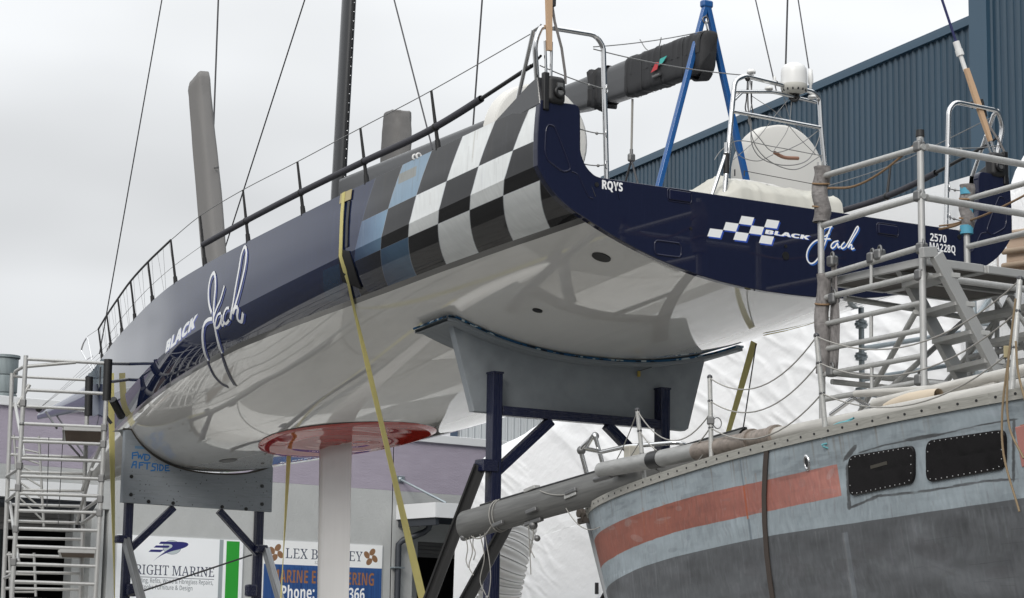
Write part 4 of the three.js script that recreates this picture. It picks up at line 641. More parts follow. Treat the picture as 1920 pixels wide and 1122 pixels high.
// ------------------------------------------------------------------ hull cradles
function hullUnder(s, t) { let a = 0, b = 3; for (let k = 0; k < 40; k++) { const m = (a + b) / 2; if (m < 1.2) { a = m; continue; } hullPt(s, m)[0] > Math.abs(t) ? a = m : b = m; } return hullPt(s, (a + b) / 2)[1]; }
{
  const sP = 12, c = thing('forward_cradle', 'grey plywood cradle on blue posts under the bow', 'boat cradle', W(sP, 0.2, -EYE), 'hull cradles');
  const px2t = (x, y) => inv1(onS(x, y, sP)).t, px2h = (x, y) => inv1(onS(x, y, sP)).h;
  const tL = px2t(228, 880), tR = px2t(506, 900), hB = px2h(228, 942), hBr = px2h(505, 963);
  const top = (t) => hullUnder(sP, Math.min(t, 1.16)) - 0.035;
  const sh = new THREE.Shape(); sh.moveTo(-tL, hB - 0.0); for (let i = 0; i <= 40; i++) { const t = mix(tL, tR, i / 40); sh.lineTo(-t, top(t)); } sh.lineTo(-tR, hBr + 0.02);
  const g = new THREE.ExtrudeGeometry(sh, { depth: 0.07, bevelEnabled: true, bevelSize: 0.008, bevelThickness: 0.008, bevelSegments: 2 });
  const uv = g.attributes.uv, ps = g.attributes.position; for (let i = 0; i < uv.count; i++) uv.setXY(i, (ps.getX(i) + tL) / (tL - tR), (ps.getY(i) - hB + 0.05) / 1.15);
  const tex = canvasTex(1400, 800, (x, w, h) => {
    x.fillStyle = '#82888e'; x.fillRect(0, 0, w, h);
    for (let i = 0; i < 900; i++) { x.fillStyle = `rgba(${rnd() < .5 ? '40,44,48' : '190,195,200'},${0.02 + rnd() * 0.05})`; x.fillRect(rnd() * w, rnd() * h, 10 + rnd() * 160, 2 + rnd() * 8); }
    for (let i = 0; i < 120; i++) { x.fillStyle = `rgba(20,22,24,${0.3 + rnd() * .5})`; x.beginPath(); x.ellipse(rnd() * w, h * (.25 + .72 * rnd()), 1 + rnd() * 5, 1 + rnd() * 6, rnd(), 0, 7); x.fill(); }
    x.strokeStyle = '#1d62a0'; x.lineWidth = 12; x.lineCap = 'round'; x.lineJoin = 'round';
    const st = (l) => { x.beginPath(); l.forEach((p, i) => (i ? x.lineTo(...p) : x.moveTo(...p))); x.stroke(); };
    // spray-marked words
    [[[70, 160], [72, 215]], [[70, 160], [125, 150]], [[72, 185], [115, 180]], [[130, 160], [138, 205], [155, 175], [170, 210], [190, 165]], [[205, 165], [205, 222]], [[205, 165], [250, 172], [262, 195], [240, 220], [205, 222]],
     [[68, 300], [85, 245], [115, 240], [115, 300]], [[75, 275], [115, 270]], [[150, 300], [150, 250], [195, 245]], [[150, 272], [185, 268]], [[205, 250], [265, 245]], [[235, 250], [235, 305]], [[335, 250], [295, 252], [290, 275], [325, 285], [320, 312], [280, 318]], [[350, 255], [350, 312]], [[375, 255], [375, 312]], [[375, 255], [405, 262], [415, 285], [400, 308], [375, 312]], [[470, 258], [435, 262], [436, 310], [480, 308]], [[436, 285], [468, 282]]].forEach((l) => st(l.map(([a, b]) => [a * 0.84 + 12, b * 0.92 + 188])));
    x.fillStyle = 'rgba(29,98,160,.35)'; x.fillRect(90, 270, 110, 26);
  });
  mesh('cradle_panel', inBoat(g.translate(0, 0, -sP)), M(1, 1, 1, 0.75, 0, { map: tex, bumpMap: rpt(nFine, 3, 3), bumpScale: 0.002 }), c);
  const lip = []; for (let i = 0; i <= 40; i++) { const t = mix(tL + 0.03, tR, i / 40); lip.push(W(sP - 0.05, t, top(t) + 0.004)); }
  mesh('cradle_flange', grid(40, 1, (u, w) => { const t = mix(tL + 0.03, tR, u); return W(mix(sP - 0.075, sP + 0.35, w), t, top(t) + 0.003); }), greyPly, c);
  mesh('carpet_padding', band(lip, lip.map(() => A1.clone()), 0.022, 0.03), M(0.05, 0.045, 0.04, 0.95), c);
  for (const [x, y] of [[246, 894], [245, 928], [278, 941], [324, 944], [416, 951], [461, 955], [491, 912], [491, 946]]) { const p = onS(x, y, sP - 0.08); mesh('bolt', new THREE.CylinderGeometry(0.024, 0.024, 0.012, 10).rotateX(Math.PI / 2).rotateY(TH).translate(p.x, p.y, p.z), black, c); }
  const pL = px2t(243, 950), pR = px2t(488, 965);
  for (const t of [pL, pR]) mesh('post', beam(W(sP + 0.04, t, t === pL ? hB + 0.1 : hBr + 0.1), W(sP + 0.04, t, -EYE), 0.10, 0.10, F1), navySteel, c);
  mesh('brace', beam(onS(325, 952, sP), onS(243, 1030, sP), 0.085, 0.085, F1), navySteel, c); mesh('brace', beam(onS(410, 958, sP), onS(484, 1040, sP), 0.085, 0.085, F1), navySteel, c);
  const tubeM = M(0.30, 0.31, 0.32, 0.5, 0.6, { map: blotch([0.9, 0.9, 0.9], 0.4) });
  for (const [x0, y0, x1, y1] of [[235, 1012, 264, 1122], [498, 1030, 524, 1122]]) {
    const a = onS(x0, y0, sP - 0.12), b = onS(x1, y1, sP - 1.0), e = a.clone().lerp(b, (a.y - 0.02) / (a.y - b.y)); const st = mesh('strut', beam(a, e, 0.085, 0.085, A1), tubeM, c);
    mesh('lug', new RoundedBoxGeometry(0.14, 0.10, 0.12, 2, 0.02).rotateY(TH).translate(...a.clone().addScaledVector(P1, 0.06).toArray()), navySteel, st);
  }
  for (const [x, y] of [[245, 1107], [470, 1108]]) mesh('lug', new RoundedBoxGeometry(0.14, 0.16, 0.12, 2, 0.03).rotateY(TH).translate(...onS(x, y, sP - 0.02).toArray()), navySteel, c);
  mesh('tie_wire', cyl(onS(240, 1118, sP - 0.2), onS(472, 1041, sP - 0.06), 0.011, 0.011, 6), wireM, c);
}
{
  const sP = 3.0, c = thing('aft_cradle', 'large grey plywood cradle on navy posts under the stern', 'boat cradle', W(sP, 0, -EYE), 'hull cradles');
  const q = (x, y, s = sP) => inv1(onS(x, y, s));
  const top = (t, s = sP) => hullUnder(s, t) - 0.055;
  const a = q(842, 620), b = q(878, 771), d = q(1281, 808), e = q(1312, 682);
  const sh = new THREE.Shape(); sh.moveTo(-b.t + 0.02, b.h); for (let i = 0; i <= 40; i++) { const t = mix(a.t, e.t, i / 40); sh.lineTo(-t, top(t)); } sh.lineTo(-d.t, d.h + 0.02); sh.lineTo(-d.t - 0.03, d.h); 
  const g = new THREE.ExtrudeGeometry(sh, { depth: 0.07, bevelEnabled: true, bevelSize: 0.01, bevelThickness: 0.01, bevelSegments: 2 });
  const pm = greyPly.clone(); pm.map = rpt(greyPly.map, 0.5, 0.5); pm.bumpMap = rpt(nFine, 1.5, 1.5);
  mesh('cradle_panel', inBoat(g.translate(0, 0, -sP)), pm, c);
  const t0 = 1.62, t1 = -1.62, sh0 = 2.80, sh1 = 3.42, ht = (t, s) => hullUnder(s, clamp(t, -1.55, 1.55)) - 0.028 - 0.05 * Math.max(0, Math.abs(t) - 1.55);
  const curve = (s, dh) => Array.from({ length: 41 }, (_, i) => { const t = mix(t0, t1, i / 40); return W(s, t, ht(t, s) + dh); });
  mesh('cradle_flange', [grid(40, 4, (u, w) => { const t = mix(t0, t1, u), s = mix(sh0, sh1, w); return W(s, t, ht(t, s)); }), flip(grid(40, 4, (u, w) => { const t = mix(t0, t1, u), s = mix(sh0, sh1, w); return W(s, t, ht(t, s) - 0.03); })), band(curve(sh0, -0.015), A1, 0.032, 0.004), band(curve(sh1, -0.015), F1, 0.032, 0.004)], pm, c);
  const padTex = canvasTex(64, 1024, (x, w, h) => { x.fillStyle = '#1d4f70'; x.fillRect(0, 0, w, h); for (let i = 0; i < 110; i++) { x.fillStyle = rnd() < .5 ? '#0c1c28' : rnd() < .5 ? '#a9b4b8' : '#1a4a70'; x.fillRect(rnd() * w * .6, rnd() * h, w * (.3 + .6 * rnd()), 4 + rnd() * 24); } });
  padTex.wrapS = padTex.wrapT = THREE.RepeatWrapping; padTex.repeat.set(1, 0.3);
  mesh('carpet_padding', [band(curve(sh0 - 0.012, 0.008), A1, 0.020, 0.010), band(Array.from({ length: 9 }, (_, i) => W(mix(sh0, sh1, i / 8), t0 + 0.012, ht(t0, mix(sh0, sh1, i / 8)) + 0.008)), P1, 0.018, 0.010)], M(1, 1, 1, 0.95, 0, { map: padTex }), c);
  mesh('hook', beam(onS(1198, 696, sP - 0.1), onS(1198, 707, sP - 0.1), 0.03, 0.02, F1), M(0.4, 0.3, 0.06, 0.6), c); mesh('hook_wire', cyl(onS(1198, 696, sP - 0.1), onS(1222, 689, sP - 0.1), 0.004, 0.004, 4), wireM, c);
  const sF = sP - 0.14, pl = q(928, 700, sF), pr = q(1242, 730, sF);
  for (const p of [pl, pr]) { const po = mesh('post', beam(W(sF, p.t, p.h), W(sF, p.t, -EYE), 0.10, 0.125, F1), navySteel, c); mesh('cap', new RoundedBoxGeometry(0.115, 0.02, 0.14, 1, 0.004).rotateY(TH).translate(...W(sF, p.t, p.h).toArray()), navySteel, po); }
  mesh('beam', beam(onS(938, 771, sF), onS(1236, 797, sF), 0.10, 0.085, Yup), navySteel, c);
  mesh('brace', beam(onS(1032, 790, sF), onS(930, 885, sF), 0.085, 0.085, F1), navySteel, c); mesh('brace', beam(onS(1137, 797, sF), onS(1236, 900, sF), 0.085, 0.085, F1), navySteel, c);
  const dark = M(0.035, 0.035, 0.036, 0.55, 0.2, { map: blotch([0.9, 0.9, 0.9], 0.35) });
  for (const [x0, y0, x1, y1, s1] of [[900, 874, 806, 1122, 3.3], [950, 985, 876, 1122, 1.9], [1215, 985, 1138, 1122, 3.6]]) {
    const u = onS(x0, y0, x0 === 900 ? sF : sF - 0.1), v = onS(x1, y1, s1), f = u.clone().lerp(v, (u.y - 0.01) / (u.y - v.y)); const n = V().crossVectors(f.clone().sub(u), V(0, 0, 1)).normalize();
    const r = mesh('raker', [beam(u, f, 0.012, 0.10, n, 0), beam(u.clone().addScaledVector(n, 0.05), f.clone().addScaledVector(n, 0.05), 0.09, 0.014, n, 0), beam(u.clone().addScaledVector(n, -0.05), f.clone().addScaledVector(n, -0.05), 0.09, 0.014, n, 0)], dark, c);
    mesh('base_plate', new RoundedBoxGeometry(0.3, 0.03, 0.3, 1, 0.005).translate(f.x, 0.03, f.z), dark, r);
  }
  mesh('lug', new RoundedBoxGeometry(0.16, 0.11, 0.16, 2, 0.012).rotateY(TH).translate(...onS(912, 874, sF).toArray()), navySteel, c);
}
// ------------------------------------------------------------------ tie-down straps
{
  const down = (a, b, n = 8) => { const e = a.clone().lerp(b, (a.y - 0.02) / (a.y - b.y)); return Array.from({ length: n + 1 }, (_, i) => a.clone().lerp(e, i / n)); };
  const P = [], N = [], path = [[3.37, 0.0], [3.36, 0.33], [3.35, 0.67], [3.36, 1.0], [3.4, 1.25], [3.52, 1.6], [3.66, 1.85], [3.9, 2.2]];
  for (const [s, v] of path) { const n = hullN(s, v); N.push(n); P.push(hullW(s, v).addScaledVector(n, 0.016)); }
  const low = onS(792, 1122, 4.6), tail = down(P[P.length - 1], low, 10).slice(1); tail.forEach((p, i) => { P.push(p); N.push(V(0.35 + 0.5 * Math.sin(i * 0.9), 0.1, 1).normalize()); });
  const wds = P.map((_, i) => (i < 5 ? 0.062 : i < 8 ? 0.03 : 0.05 + 0.03 * clamp((i - 8) / 5)));
  const t1 = thing('tie_down_strap', 'yellow webbing strap from the yacht deck edge past the checks to the ground', 'strap', P[P.length - 1], 'yellow tie-down straps');
  mesh('webbing', band(P, N, wds, 0.004), yellowWeb, t1);
  const pad = M(0.016, 0.016, 0.017, 0.9); 
  const padPts = [[3.36, 0.93], [3.38, 1.12], [3.42, 1.28], [3.5, 1.5], [3.56, 1.66]];
  mesh('rubber_pad', band(padPts.map(([s, v]) => hullW(s - 0.06, v).addScaledVector(hullN(s, v), 0.003)), padPts.map(([s, v]) => hullN(s, v)), 0.22, 0.010), pad, t1);
  mesh('corner_pad', band([[3.36, -0.0], [3.36, 0.10], [3.36, 0.16]].map(([s, v]) => hullW(s - 0.03, v).addScaledVector(hullN(s, v), 0.008)), [0, 1, 2].map(() => hullN(3.36, 0.1)), 0.24, 0.006), M(0.42, 0.36, 0.20, 0.9), t1);
  mesh('fender_strip', band([[3.25, 0.18], [3.25, 0.5], [3.25, 0.9]].map(([s, v]) => hullW(s, v).addScaledVector(hullN(s, v), 0.002)), [0, 1, 2].map(() => hullN(3.25, 0.5)), 0.05, 0.010), black, t1);
  const mk = (label, a, b, w, twist) => { const p = down(a, b, 10), t = thing('tie_down_strap', label, 'strap', p[p.length - 1], 'yellow tie-down straps'); mesh('webbing', band(p, p.map((_, i) => V(Math.sin(twist + i * 0.23), 0, Math.cos(twist + i * 0.23))), w, 0.005), yellowWeb, t); return t; };
  mk('long yellow strap hanging beside the left scaffold tower at the bow', onS(207, 700, 12.6), onS(214, 1122, 12.3), 0.085, 0.4);
  mk('narrow yellow strap hanging between the forward cradle and the keel', onS(541, 855, 9.2), onS(526, 1122, 9.4), 0.07, 0.9);
  const w0 = [[3.2, 2.45], [3.2, 2.5], [3.22, 2.35], [3.24, 2.25], [3.25, 2.12]];
  const st = mk('olive strap under the far side of the stern in front of white sheeting', onS(1414, 642, 1.6), onS(1362, 822, 1.6), 0.07, 0.5);
  const wp = [[1.7, 2.66], [1.68, 2.58], [1.66, 2.48], [1.64, 2.38], [1.62, 2.26]]; mesh('webbing', band(wp.map(([s, v]) => hullW(s, v, -1).addScaledVector(hullN(s, v, -1), 0.008)), wp.map(([s, v]) => hullN(s, v, -1)), 0.06, 0.005), yellowWeb, st);
  mesh('cord', cyl(onS(1418, 645, 1.55), onS(1391, 822, 1.55), 0.006, 0.006, 5), wireM, st);
}

// ------------------------------------------------------------------ aluminium tower at the bow
{
  const c = thing('scaffold_tower', 'narrow silver aluminium scaffold tower under the bow at the left', 'scaffold', onZ(110, 1122, -25.8).setY(0), 'aluminium scaffold towers');
  const a = 11 * Math.PI / 180, n = V(Math.sin(a), 0, Math.cos(a)), P0 = onZ(50, 900, -25.4), P2 = P0.clone().addScaledVector(n, -1.5);
  const f = (x, y) => onPlane(x / 2.328, 640 + y / 2.328, P0, n), b = (x, y) => onPlane(x / 2.328, 640 + y / 2.328, P2, n);
  const R = 0.026, ground = (p, q) => p.clone().lerp(q, (p.y - 0.05) / (p.y - q.y));
  const leg = (top, low) => mesh('standard', cyl(top, ground(top, low), R + 0.002, R + 0.002, 12), alu, c);
  leg(f(112, 63), f(50, 1115)); leg(f(472, 82), f(415, 1115)); leg(b(52, 140), b(12, 1115)); leg(b(384, 158), b(350, 1115));
  const col = [];
  const rung = (p, q, r = 0.021) => { mesh('rung', cyl(p, q, r, r, 10), alu, c); };
  const xl = (y) => 112 - (y - 63) * 0.0589, xr = (y) => 470 - (y - 82) * 0.0552;
  for (const [y0, y1] of [[78, 97], [212, 230], [360, 377], [437, 450], [512, 524], [590, 602], [665, 677], [740, 750], [818, 828], [895, 908], [972, 984], [1050, 1062], [1128, 1138]]) rung(f(xl(y0), y0), f(xr(y1), y1));
  const bl = (y) => 52 - (y - 140) * 0.041, br = (y) => 384 - (y - 158) * 0.0355;
  for (const [y0, y1] of [[153, 170], [283, 297], [422, 436], [495, 508], [570, 580], [648, 656], [713, 722], [785, 795], [858, 866], [933, 945], [1008, 1015], [1080, 1086]]) rung(b(bl(y0), y0), b(br(y1), y1), 0.019);
  for (const [l, q] of [[f(xl(360), 362), f], [f(xl(818), 818), f]]) col.push(ball(l, 0.036, 8));
  for (const y of [378, 450, 600, 690, 750]) col.push(new RoundedBoxGeometry(0.07, 0.09, 0.07, 1, 0.01).translate(...f(xr(y), y).toArray()));
  for (const y of [270, 545, 640, 820, 965]) col.push(new RoundedBoxGeometry(0.07, 0.09, 0.07, 1, 0.01).translate(...f(xl(y), y).toArray()));
  col.forEach((g) => mesh('clamp', g, clampM, c));
  mesh('guard_rail', bent([b(60, 155), b(66, 132), f(100, 112), f(330, 92)], 0.022, 0.08), aluDull, c); mesh('guard_rail', cyl(f(76, 278), f(128, 190), 0.022), aluDull, c);
  const br2 = (p, q, nme = 'brace') => mesh(nme, cyl(p, q, 0.021, 0.021, 10), alu, c);
  br2(b(64, 272), f(106, 505)); br2(f(445, 442), b(358, 650)); br2(f(400, 560), b(333, 795)); br2(f(98, 545), b(28, 592)); br2(f(95, 642), b(26, 698)); br2(f(432, 690), b(360, 742)); br2(f(425, 748), b(352, 798)); br2(b(42, 705), f(80, 965)); br2(f(70, 1010), b(18, 1035));
  const ladder = (p0, p1, q0, q1, k) => { const l = mesh('ladder_rail', cyl(p0, p1, 0.017, 0.017, 8), alu, c); mesh('ladder_rail', cyl(q0, q1, 0.017, 0.017, 8), alu, c); for (let i = 0; i < k; i++) { const w = (i + .5) / k; mesh('ladder_rung', cyl(p0.clone().lerp(p1, w), q0.clone().lerp(q1, w), 0.012, 0.012, 8), aluDull, c); } };
  ladder(b(58, 410), b(82, 700), b(168, 415), b(190, 810), 8); ladder(b(38, 920), b(45, 1115), b(147, 925), b(155, 1115), 5);
  const deck = (pts, nm = 'platform') => { const [A, B, C, D] = pts; const up = V(0, 0.045, 0); const g = grid(1, 1, (u, w) => A.clone().lerp(B, u).lerp(D.clone().lerp(C, u), w)); const p = mesh(nm, [g], plyEdge, c); for (const [s, e] of [[A, B], [B, C], [C, D], [D, A]]) mesh('platform_edge', beam(s.clone().add(up.clone().multiplyScalar(.5)), e.clone().add(up.clone().multiplyScalar(.5)), 0.03, 0.055), alu, p); return p; };
  { // decks span front to back, level
    const lv = (x0, x1, y) => { const A = f(x0, y), B = f(x1, y + 16); A.y = B.y = (A.y + B.y) / 2 - 0.03; const D = A.clone().addScaledVector(n, -1.5), C = B.clone().addScaledVector(n, -1.5); return [A, B, C, D]; };
    deck(lv(276, 446, 372)); deck(lv(258, 416, 905));
  }
  const foam = (p, q, r) => mesh('foam_padding', cyl(p, q, r, r, 14), blackRub, c);
  foam(f(471, 80), f(464, 258), 0.052); foam(b(388, 156), b(384, 326), 0.05);
  // bent rails that reach round the bow
  const out = (x, y, d) => atD(x / 2.328, 640 + y / 2.328, d);
  mesh('outrigger_rail', bent([f(480, 98), out(590, 100, 26.6), out(695, 68, 26.9)], 0.02, 0.3), aluDull, c); mesh('outrigger_rail', cyl(out(590, 100, 26.6), out(664, 104, 26.9), 0.02), aluDull, c); mesh('outrigger_rail', bent([f(480, 178), out(560, 168, 26.5), out(612, 150, 26.8)], 0.02, 0.3), aluDull, c); mesh('outrigger_end', [cyl(out(697, 52, 26.9), out(690, 92, 26.9), 0.014), cyl(out(581, 80, 26.6), out(581, 108, 26.6), 0.03)], clampM, c);
  mesh('bow_fender', rope([out(400, 190, 30), out(410, 270, 30), out(430, 320, 30)], 0.09, 10), M(0.2, 0.22, 0.27, 0.5), c);
  mesh('hook_arm', cyl(f(455, 320), f(485, 360), 0.02), blackRub, c); mesh('foam_padding', cyl(out(490, 255, 26.4), out(530, 330, 26.6), 0.05), blackRub, c);
  mesh('tie_wire', [cyl(f(212, 420), f(203, 740), 0.005, 0.005, 4), cyl(f(276, 375), f(252, 810), 0.005, 0.005, 4), sag(f(440, 110), f(436, 112), 0.25, 0.005, 4), cyl(b(200, 310), f(246, 380), 0.014), cyl(f(300, 450), b(345, 500), 0.014)], wireM, c);
}
// ------------------------------------------------------------------ aluminium stair tower behind the transom
{
  const tN = 0.345, sA = -0.87, sB = -2.03;
  const c = thing('stair_tower', 'aluminium stair tower with rag-wrapped poles standing behind the transom', 'scaffold', W(-1.45, -0.4, -EYE), 'aluminium scaffold towers');
  const T = (x, y) => onT(x, y, tN), A = (x, y) => onS(x, y, sA), B = (x, y) => onS(x, y, sB);
  const tF = inv1(A(1813, 430)).t, F = (x, y) => onT(x, y, tF);
  const pole = (s, t, top, foot = -EYE, m = alu) => mesh('standard', cyl(W(s, t, top), W(s, t, foot), 0.0255, 0.0255, 14), m, c);
  pole(sA, tN, inv1(A(1538, 305)).h); pole(sB, tN, inv1(B(1731, 258)).h); pole(sA, tF, inv1(A(1812, 350)).h); pole(sB, tF, inv1(B(1731, 258)).h);
  { const p = inv1(B(1731, 255)).h; mesh('end_cap', cyl(W(sB, tN, p - 0.01), W(sB, tN, p + 0.04), 0.033, 0.030, 12), blackRub, c); }
  const rail = (p, q, r = 0.026, m = aluDull, nm = 'ledger') => mesh(nm, cyl(p, q, r, r, 12), m, c);
  const rows = [[331, 275], [423, 367], [519, 462], [560, 514], [609, 567], [656, 618], [703, 667], [750, 715], [800, 765]];
  const xl = 1543, xr = 1733;
  rows.forEach(([y0, y1], i) => rail(T(xl, y0), T(xr, y1), i < 4 ? 0.024 : 0.021));
  for (const [x, i, j] of [[1634, 2, 3], [1634, 4, 5], [1635, 6, 7]]) { const k = (x - xl) / (xr - xl), h = (r) => mix(rows[r][0], rows[r][1], k); rail(T(x, h(i)), T(x, h(j)), 0.014, alu, 'spigot'); }
  // far face, and rails across left and right faces
  for (const [y0, y1] of [[374, 338], [463, 434], [607, 590], [671, 650], [730, 712]]) rail(F(1815, y0), F(1985, y1 - 12), 0.024);
  rail(A(1585, 559), A(1809, 595), 0.024); rail(A(1560, 700), A(1806, 722), 0.024); rail(A(1560, 716), A(1806, 742), 0.022);
  for (const [y0, y1] of [[276, 320], [371, 412], [518, 551], [719, 740]]) rail(B(1738, y0), B(1985, y1), 0.027, alu);
  const diag = (p, q, r = 0.022, m = aluDull) => mesh('brace', cyl(p, q, r, r, 10), m, c);
  diag(F(1840, 520), F(1990, 760)); diag(T(1718, 585), A(1612, 775)); diag(A(1812, 598), T(1618, 776)); diag(F(1905, 555), F(1760, 735)); diag(F(1960, 590), F(1800, 760));
  for (const [f0, x, y] of [[T, 1724, 275], [T, 1724, 368], [T, 1729, 466], [T, 1726, 516], [T, 1561, 490], [T, 1636, 484], [T, 1650, 478], [T, 1564, 560], [T, 1560, 697], [T, 1726, 713]]) { const p = f0(x, y); mesh('coupler', [new RoundedBoxGeometry(0.075, 0.085, 0.075, 2, 0.02).rotateY(TH).translate(p.x, p.y, p.z), new THREE.TorusGeometry(0.038, 0.009, 6, 14).rotateY(TH + 1.2).translate(p.x, p.y + 0.03, p.z)], clampM, c); }
  for (const [x0, y0, x1, y1] of [[1815, 556, 1985, 520], [1815, 690, 1985, 668], [1815, 640, 1985, 660]]) rail(F(x0, y0), F(x1, y1), 0.02);
  diag(F(1870, 530), F(1870, 760), 0.02); diag(F(1822, 700), F(1900, 545), 0.018); diag(B(1890, 560), B(1985, 700), 0.018); diag(F(1905, 700), F(1985, 600), 0.016, alu);
  // platform near the top
  const hP = inv1(T(1640, 497)).h - 0.05, s0 = sA - 0.02, s1 = sB + 0.03;
  const deckTop = M(0.10, 0.09, 0.08, 0.8);
  const mid = mix(tN, tF, 0.42);
  const plat = (s0_, s1_, t0_, t1_) => { const p = mesh('platform', (() => { const cc = W((s0_ + s1_) / 2, (t0_ + t1_) / 2, hP); return new THREE.BoxGeometry(Math.abs(t1_ - t0_), 0.015, Math.abs(s1_ - s0_)).rotateY(TH).translate(cc.x, cc.y, cc.z); })(), deckTop, c); for (const [x, y, u, v] of [[s0_, t0_, s1_, t0_], [s1_, t0_, s1_, t1_], [s1_, t1_, s0_, t1_], [s0_, t1_, s0_, t0_]]) mesh('platform_edge', beam(W(x, y, hP + 0.01), W(u, v, hP + 0.01), 0.035, 0.06), alu, p); mesh('platform_bearer', beam(W((s0_ + s1_) / 2, t0_, hP - 0.02), W((s0_ + s1_) / 2, t1_, hP - 0.02), 0.04, 0.03), aluDull, p); };
  plat(s0, s1, tN - 0.06, mid + 0.02); plat(s0, s1, mid - 0.02, tF + 0.06);
  // stair: two channel stringers and treads between them
  const g0 = onS(1688, 497, -1.62), g1 = onS(1808, 720, -1.62), h0 = onS(1755, 478, -2.14), h1 = onS(1874, 704, -2.14);
  const str = (p, q) => { const e = p.clone().lerp(q, 1.15); mesh('stringer', beam(p, e, 0.055, 0.10, Yup, 0.004), alu, c); };
  str(g0, g1); str(h0, h1); mesh('stringer', beam(onS(1728, 474, -2.14), h0.clone().add(V(0, 0.02, 0)), 0.05, 0.075, Yup, 0.004), alu, c);
  for (let k = 0; k < 5; k++) { const w = 0.18 + k * 0.235, p = g0.clone().lerp(g1, w), q = h0.clone().lerp(h1, w + 0.02); q.y = p.y; const t = mesh('tread', beam(p, q.clone().lerp(p, -0.05), 0.17, 0.035, Yup, 0.004), aluDull, c); for (let j = 0; j < 4; j++) mesh('tread_rib', beam(p.clone().addScaledVector(P1, -0.06 + j * 0.04).add(V(0, 0.02, 0)), q.clone().addScaledVector(P1, -0.06 + j * 0.04).add(V(0, 0.02, 0)), 0.01, 0.008, Yup, 0), alu, t); }
  for (const [x0, y0, x1, y1] of [[1830, 597, 1985, 566], [1840, 648, 1985, 618], [1880, 690, 1985, 668]]) mesh('tread', beam(onT(x0, y0, tF + 0.3), onT(x1, y1, tF + 0.3), 0.14, 0.04, Yup, 0.004), aluDull, c);
  // rags wrapped round the poles, tied with cord
  const wrap = (t, sa, ya, yb, f0, x, r, blueTape) => { const a = f0(x, ya), b = f0(x, yb); const w = mesh('rag_wrapping', grid(26, 22, (u, v) => { const an = u * Math.PI * 2, q = a.clone().lerp(b, v); const R = r * (0.9 + 0.45 * fbm(u * 5, v * 5 + x, 4, 5) + 0.22 * Math.sin(v * 9 + u * 6)); q.x = mix(q.x, q.x, 1); return q.addScaledVector(S1, Math.cos(an) * R).addScaledVector(A1, Math.sin(an) * R); }), rag, c); for (const k of [0.3, 0.72]) { const m = a.clone().lerp(b, k); mesh('cord', new THREE.TorusGeometry(r * 1.12, 0.008, 6, 20).rotateX(Math.PI / 2 + 0.25).translate(m.x, m.y, m.z), M(0.25, 0.16, 0.09, 0.9), w); } if (blueTape) for (const k of [0.12, 0.55, 0.97]) { const m = a.clone().lerp(b, k); mesh('tape', new THREE.CylinderGeometry(r * 1.1, r * 1.05, 0.07, 16, 1, true).translate(m.x, m.y, m.z), M(0.08, 0.32, 0.45, 0.6), w); } };
  wrap(tN, sA, 314, 416, T, 1540, 0.058); wrap(tN, sA, 515, 700, T, 1543, 0.050); wrap(tF, sA, 347, 434, F, 1813, 0.05, true);
  mesh('hanging_rag', grid(8, 12, (u, w) => T(mix(1550, 1562, u) + 2 * Math.sin(w * 7 + u * 3), mix(500, 702, w) - 6 * u).addScaledVector(A1, 0.05 + 0.03 * Math.sin(u * 6 + w * 4))), rag, c);
  mesh('rope', [rope([B(1728, 262), T(1650, 325), T(1600, 350), T(1553, 353)], 0.010, 6), rope([F(1780, 425), F(1815, 415), onS(1872, 392, -1.4), onS(1990, 330, -2.03)], 0.010, 6), rope([F(1762, 430), F(1790, 424), F(1813, 414)], 0.010, 6), rope([F(1762, 424), F(1790, 420), F(1813, 412)], 0.008, 6)], M(0.20, 0.13, 0.075, 0.9), c);
}
// galvanised scaffold behind it
{
  const sG = 2.2, c0 = onS(1615, 700, sG); const f = (x, y, ds = 0) => onS(x, y, sG - ds);
  const c = thing('galvanised_scaffold', 'grey galvanised scaffold frame with wedge couplers behind the stair tower', 'scaffold', c0.clone().setY(0));
  const down = (p) => p.clone().setY(0.02);
  for (const x of [1615, 1826, 1990]) { const top = f(x, x === 1615 ? 574 : 540); mesh('standard', cyl(top, down(top), 0.028, 0.028, 12), galv, c); for (const y of [604, 664, 730]) { const p = f(x, y); mesh('wedge_coupler', [new THREE.CylinderGeometry(0.055, 0.055, 0.022, 10).translate(p.x, p.y, p.z), new THREE.CylinderGeometry(0.055, 0.055, 0.022, 10).translate(p.x, p.y - 0.05, p.z), new RoundedBoxGeometry(0.13, 0.03, 0.05, 1, 0.006).rotateY(TH).translate(p.x, p.y - 0.025, p.z)], galv, c); } }
  for (const y of [654, 712]) mesh('ledger', cyl(f(1618, y), f(1824, y - 34, -1.1), 0.025), galv, c);
  for (const [x0, y0, x1, y1] of [[1826, 604, 1990, 630], [1826, 700, 1990, 712], [1826, 545, 1990, 566]]) mesh('ledger', cyl(f(x0, y0), f(x1, y1), 0.025), galv, c);
  mesh('brace', cyl(f(1870, 540), f(1800, 640), 0.023), galv, c); mesh('brace', cyl(f(1848, 688), f(1905, 600), 0.03), galv, c); mesh('ledger', cyl(f(1618, 740), f(1720, 750), 0.02), galv, c);
}
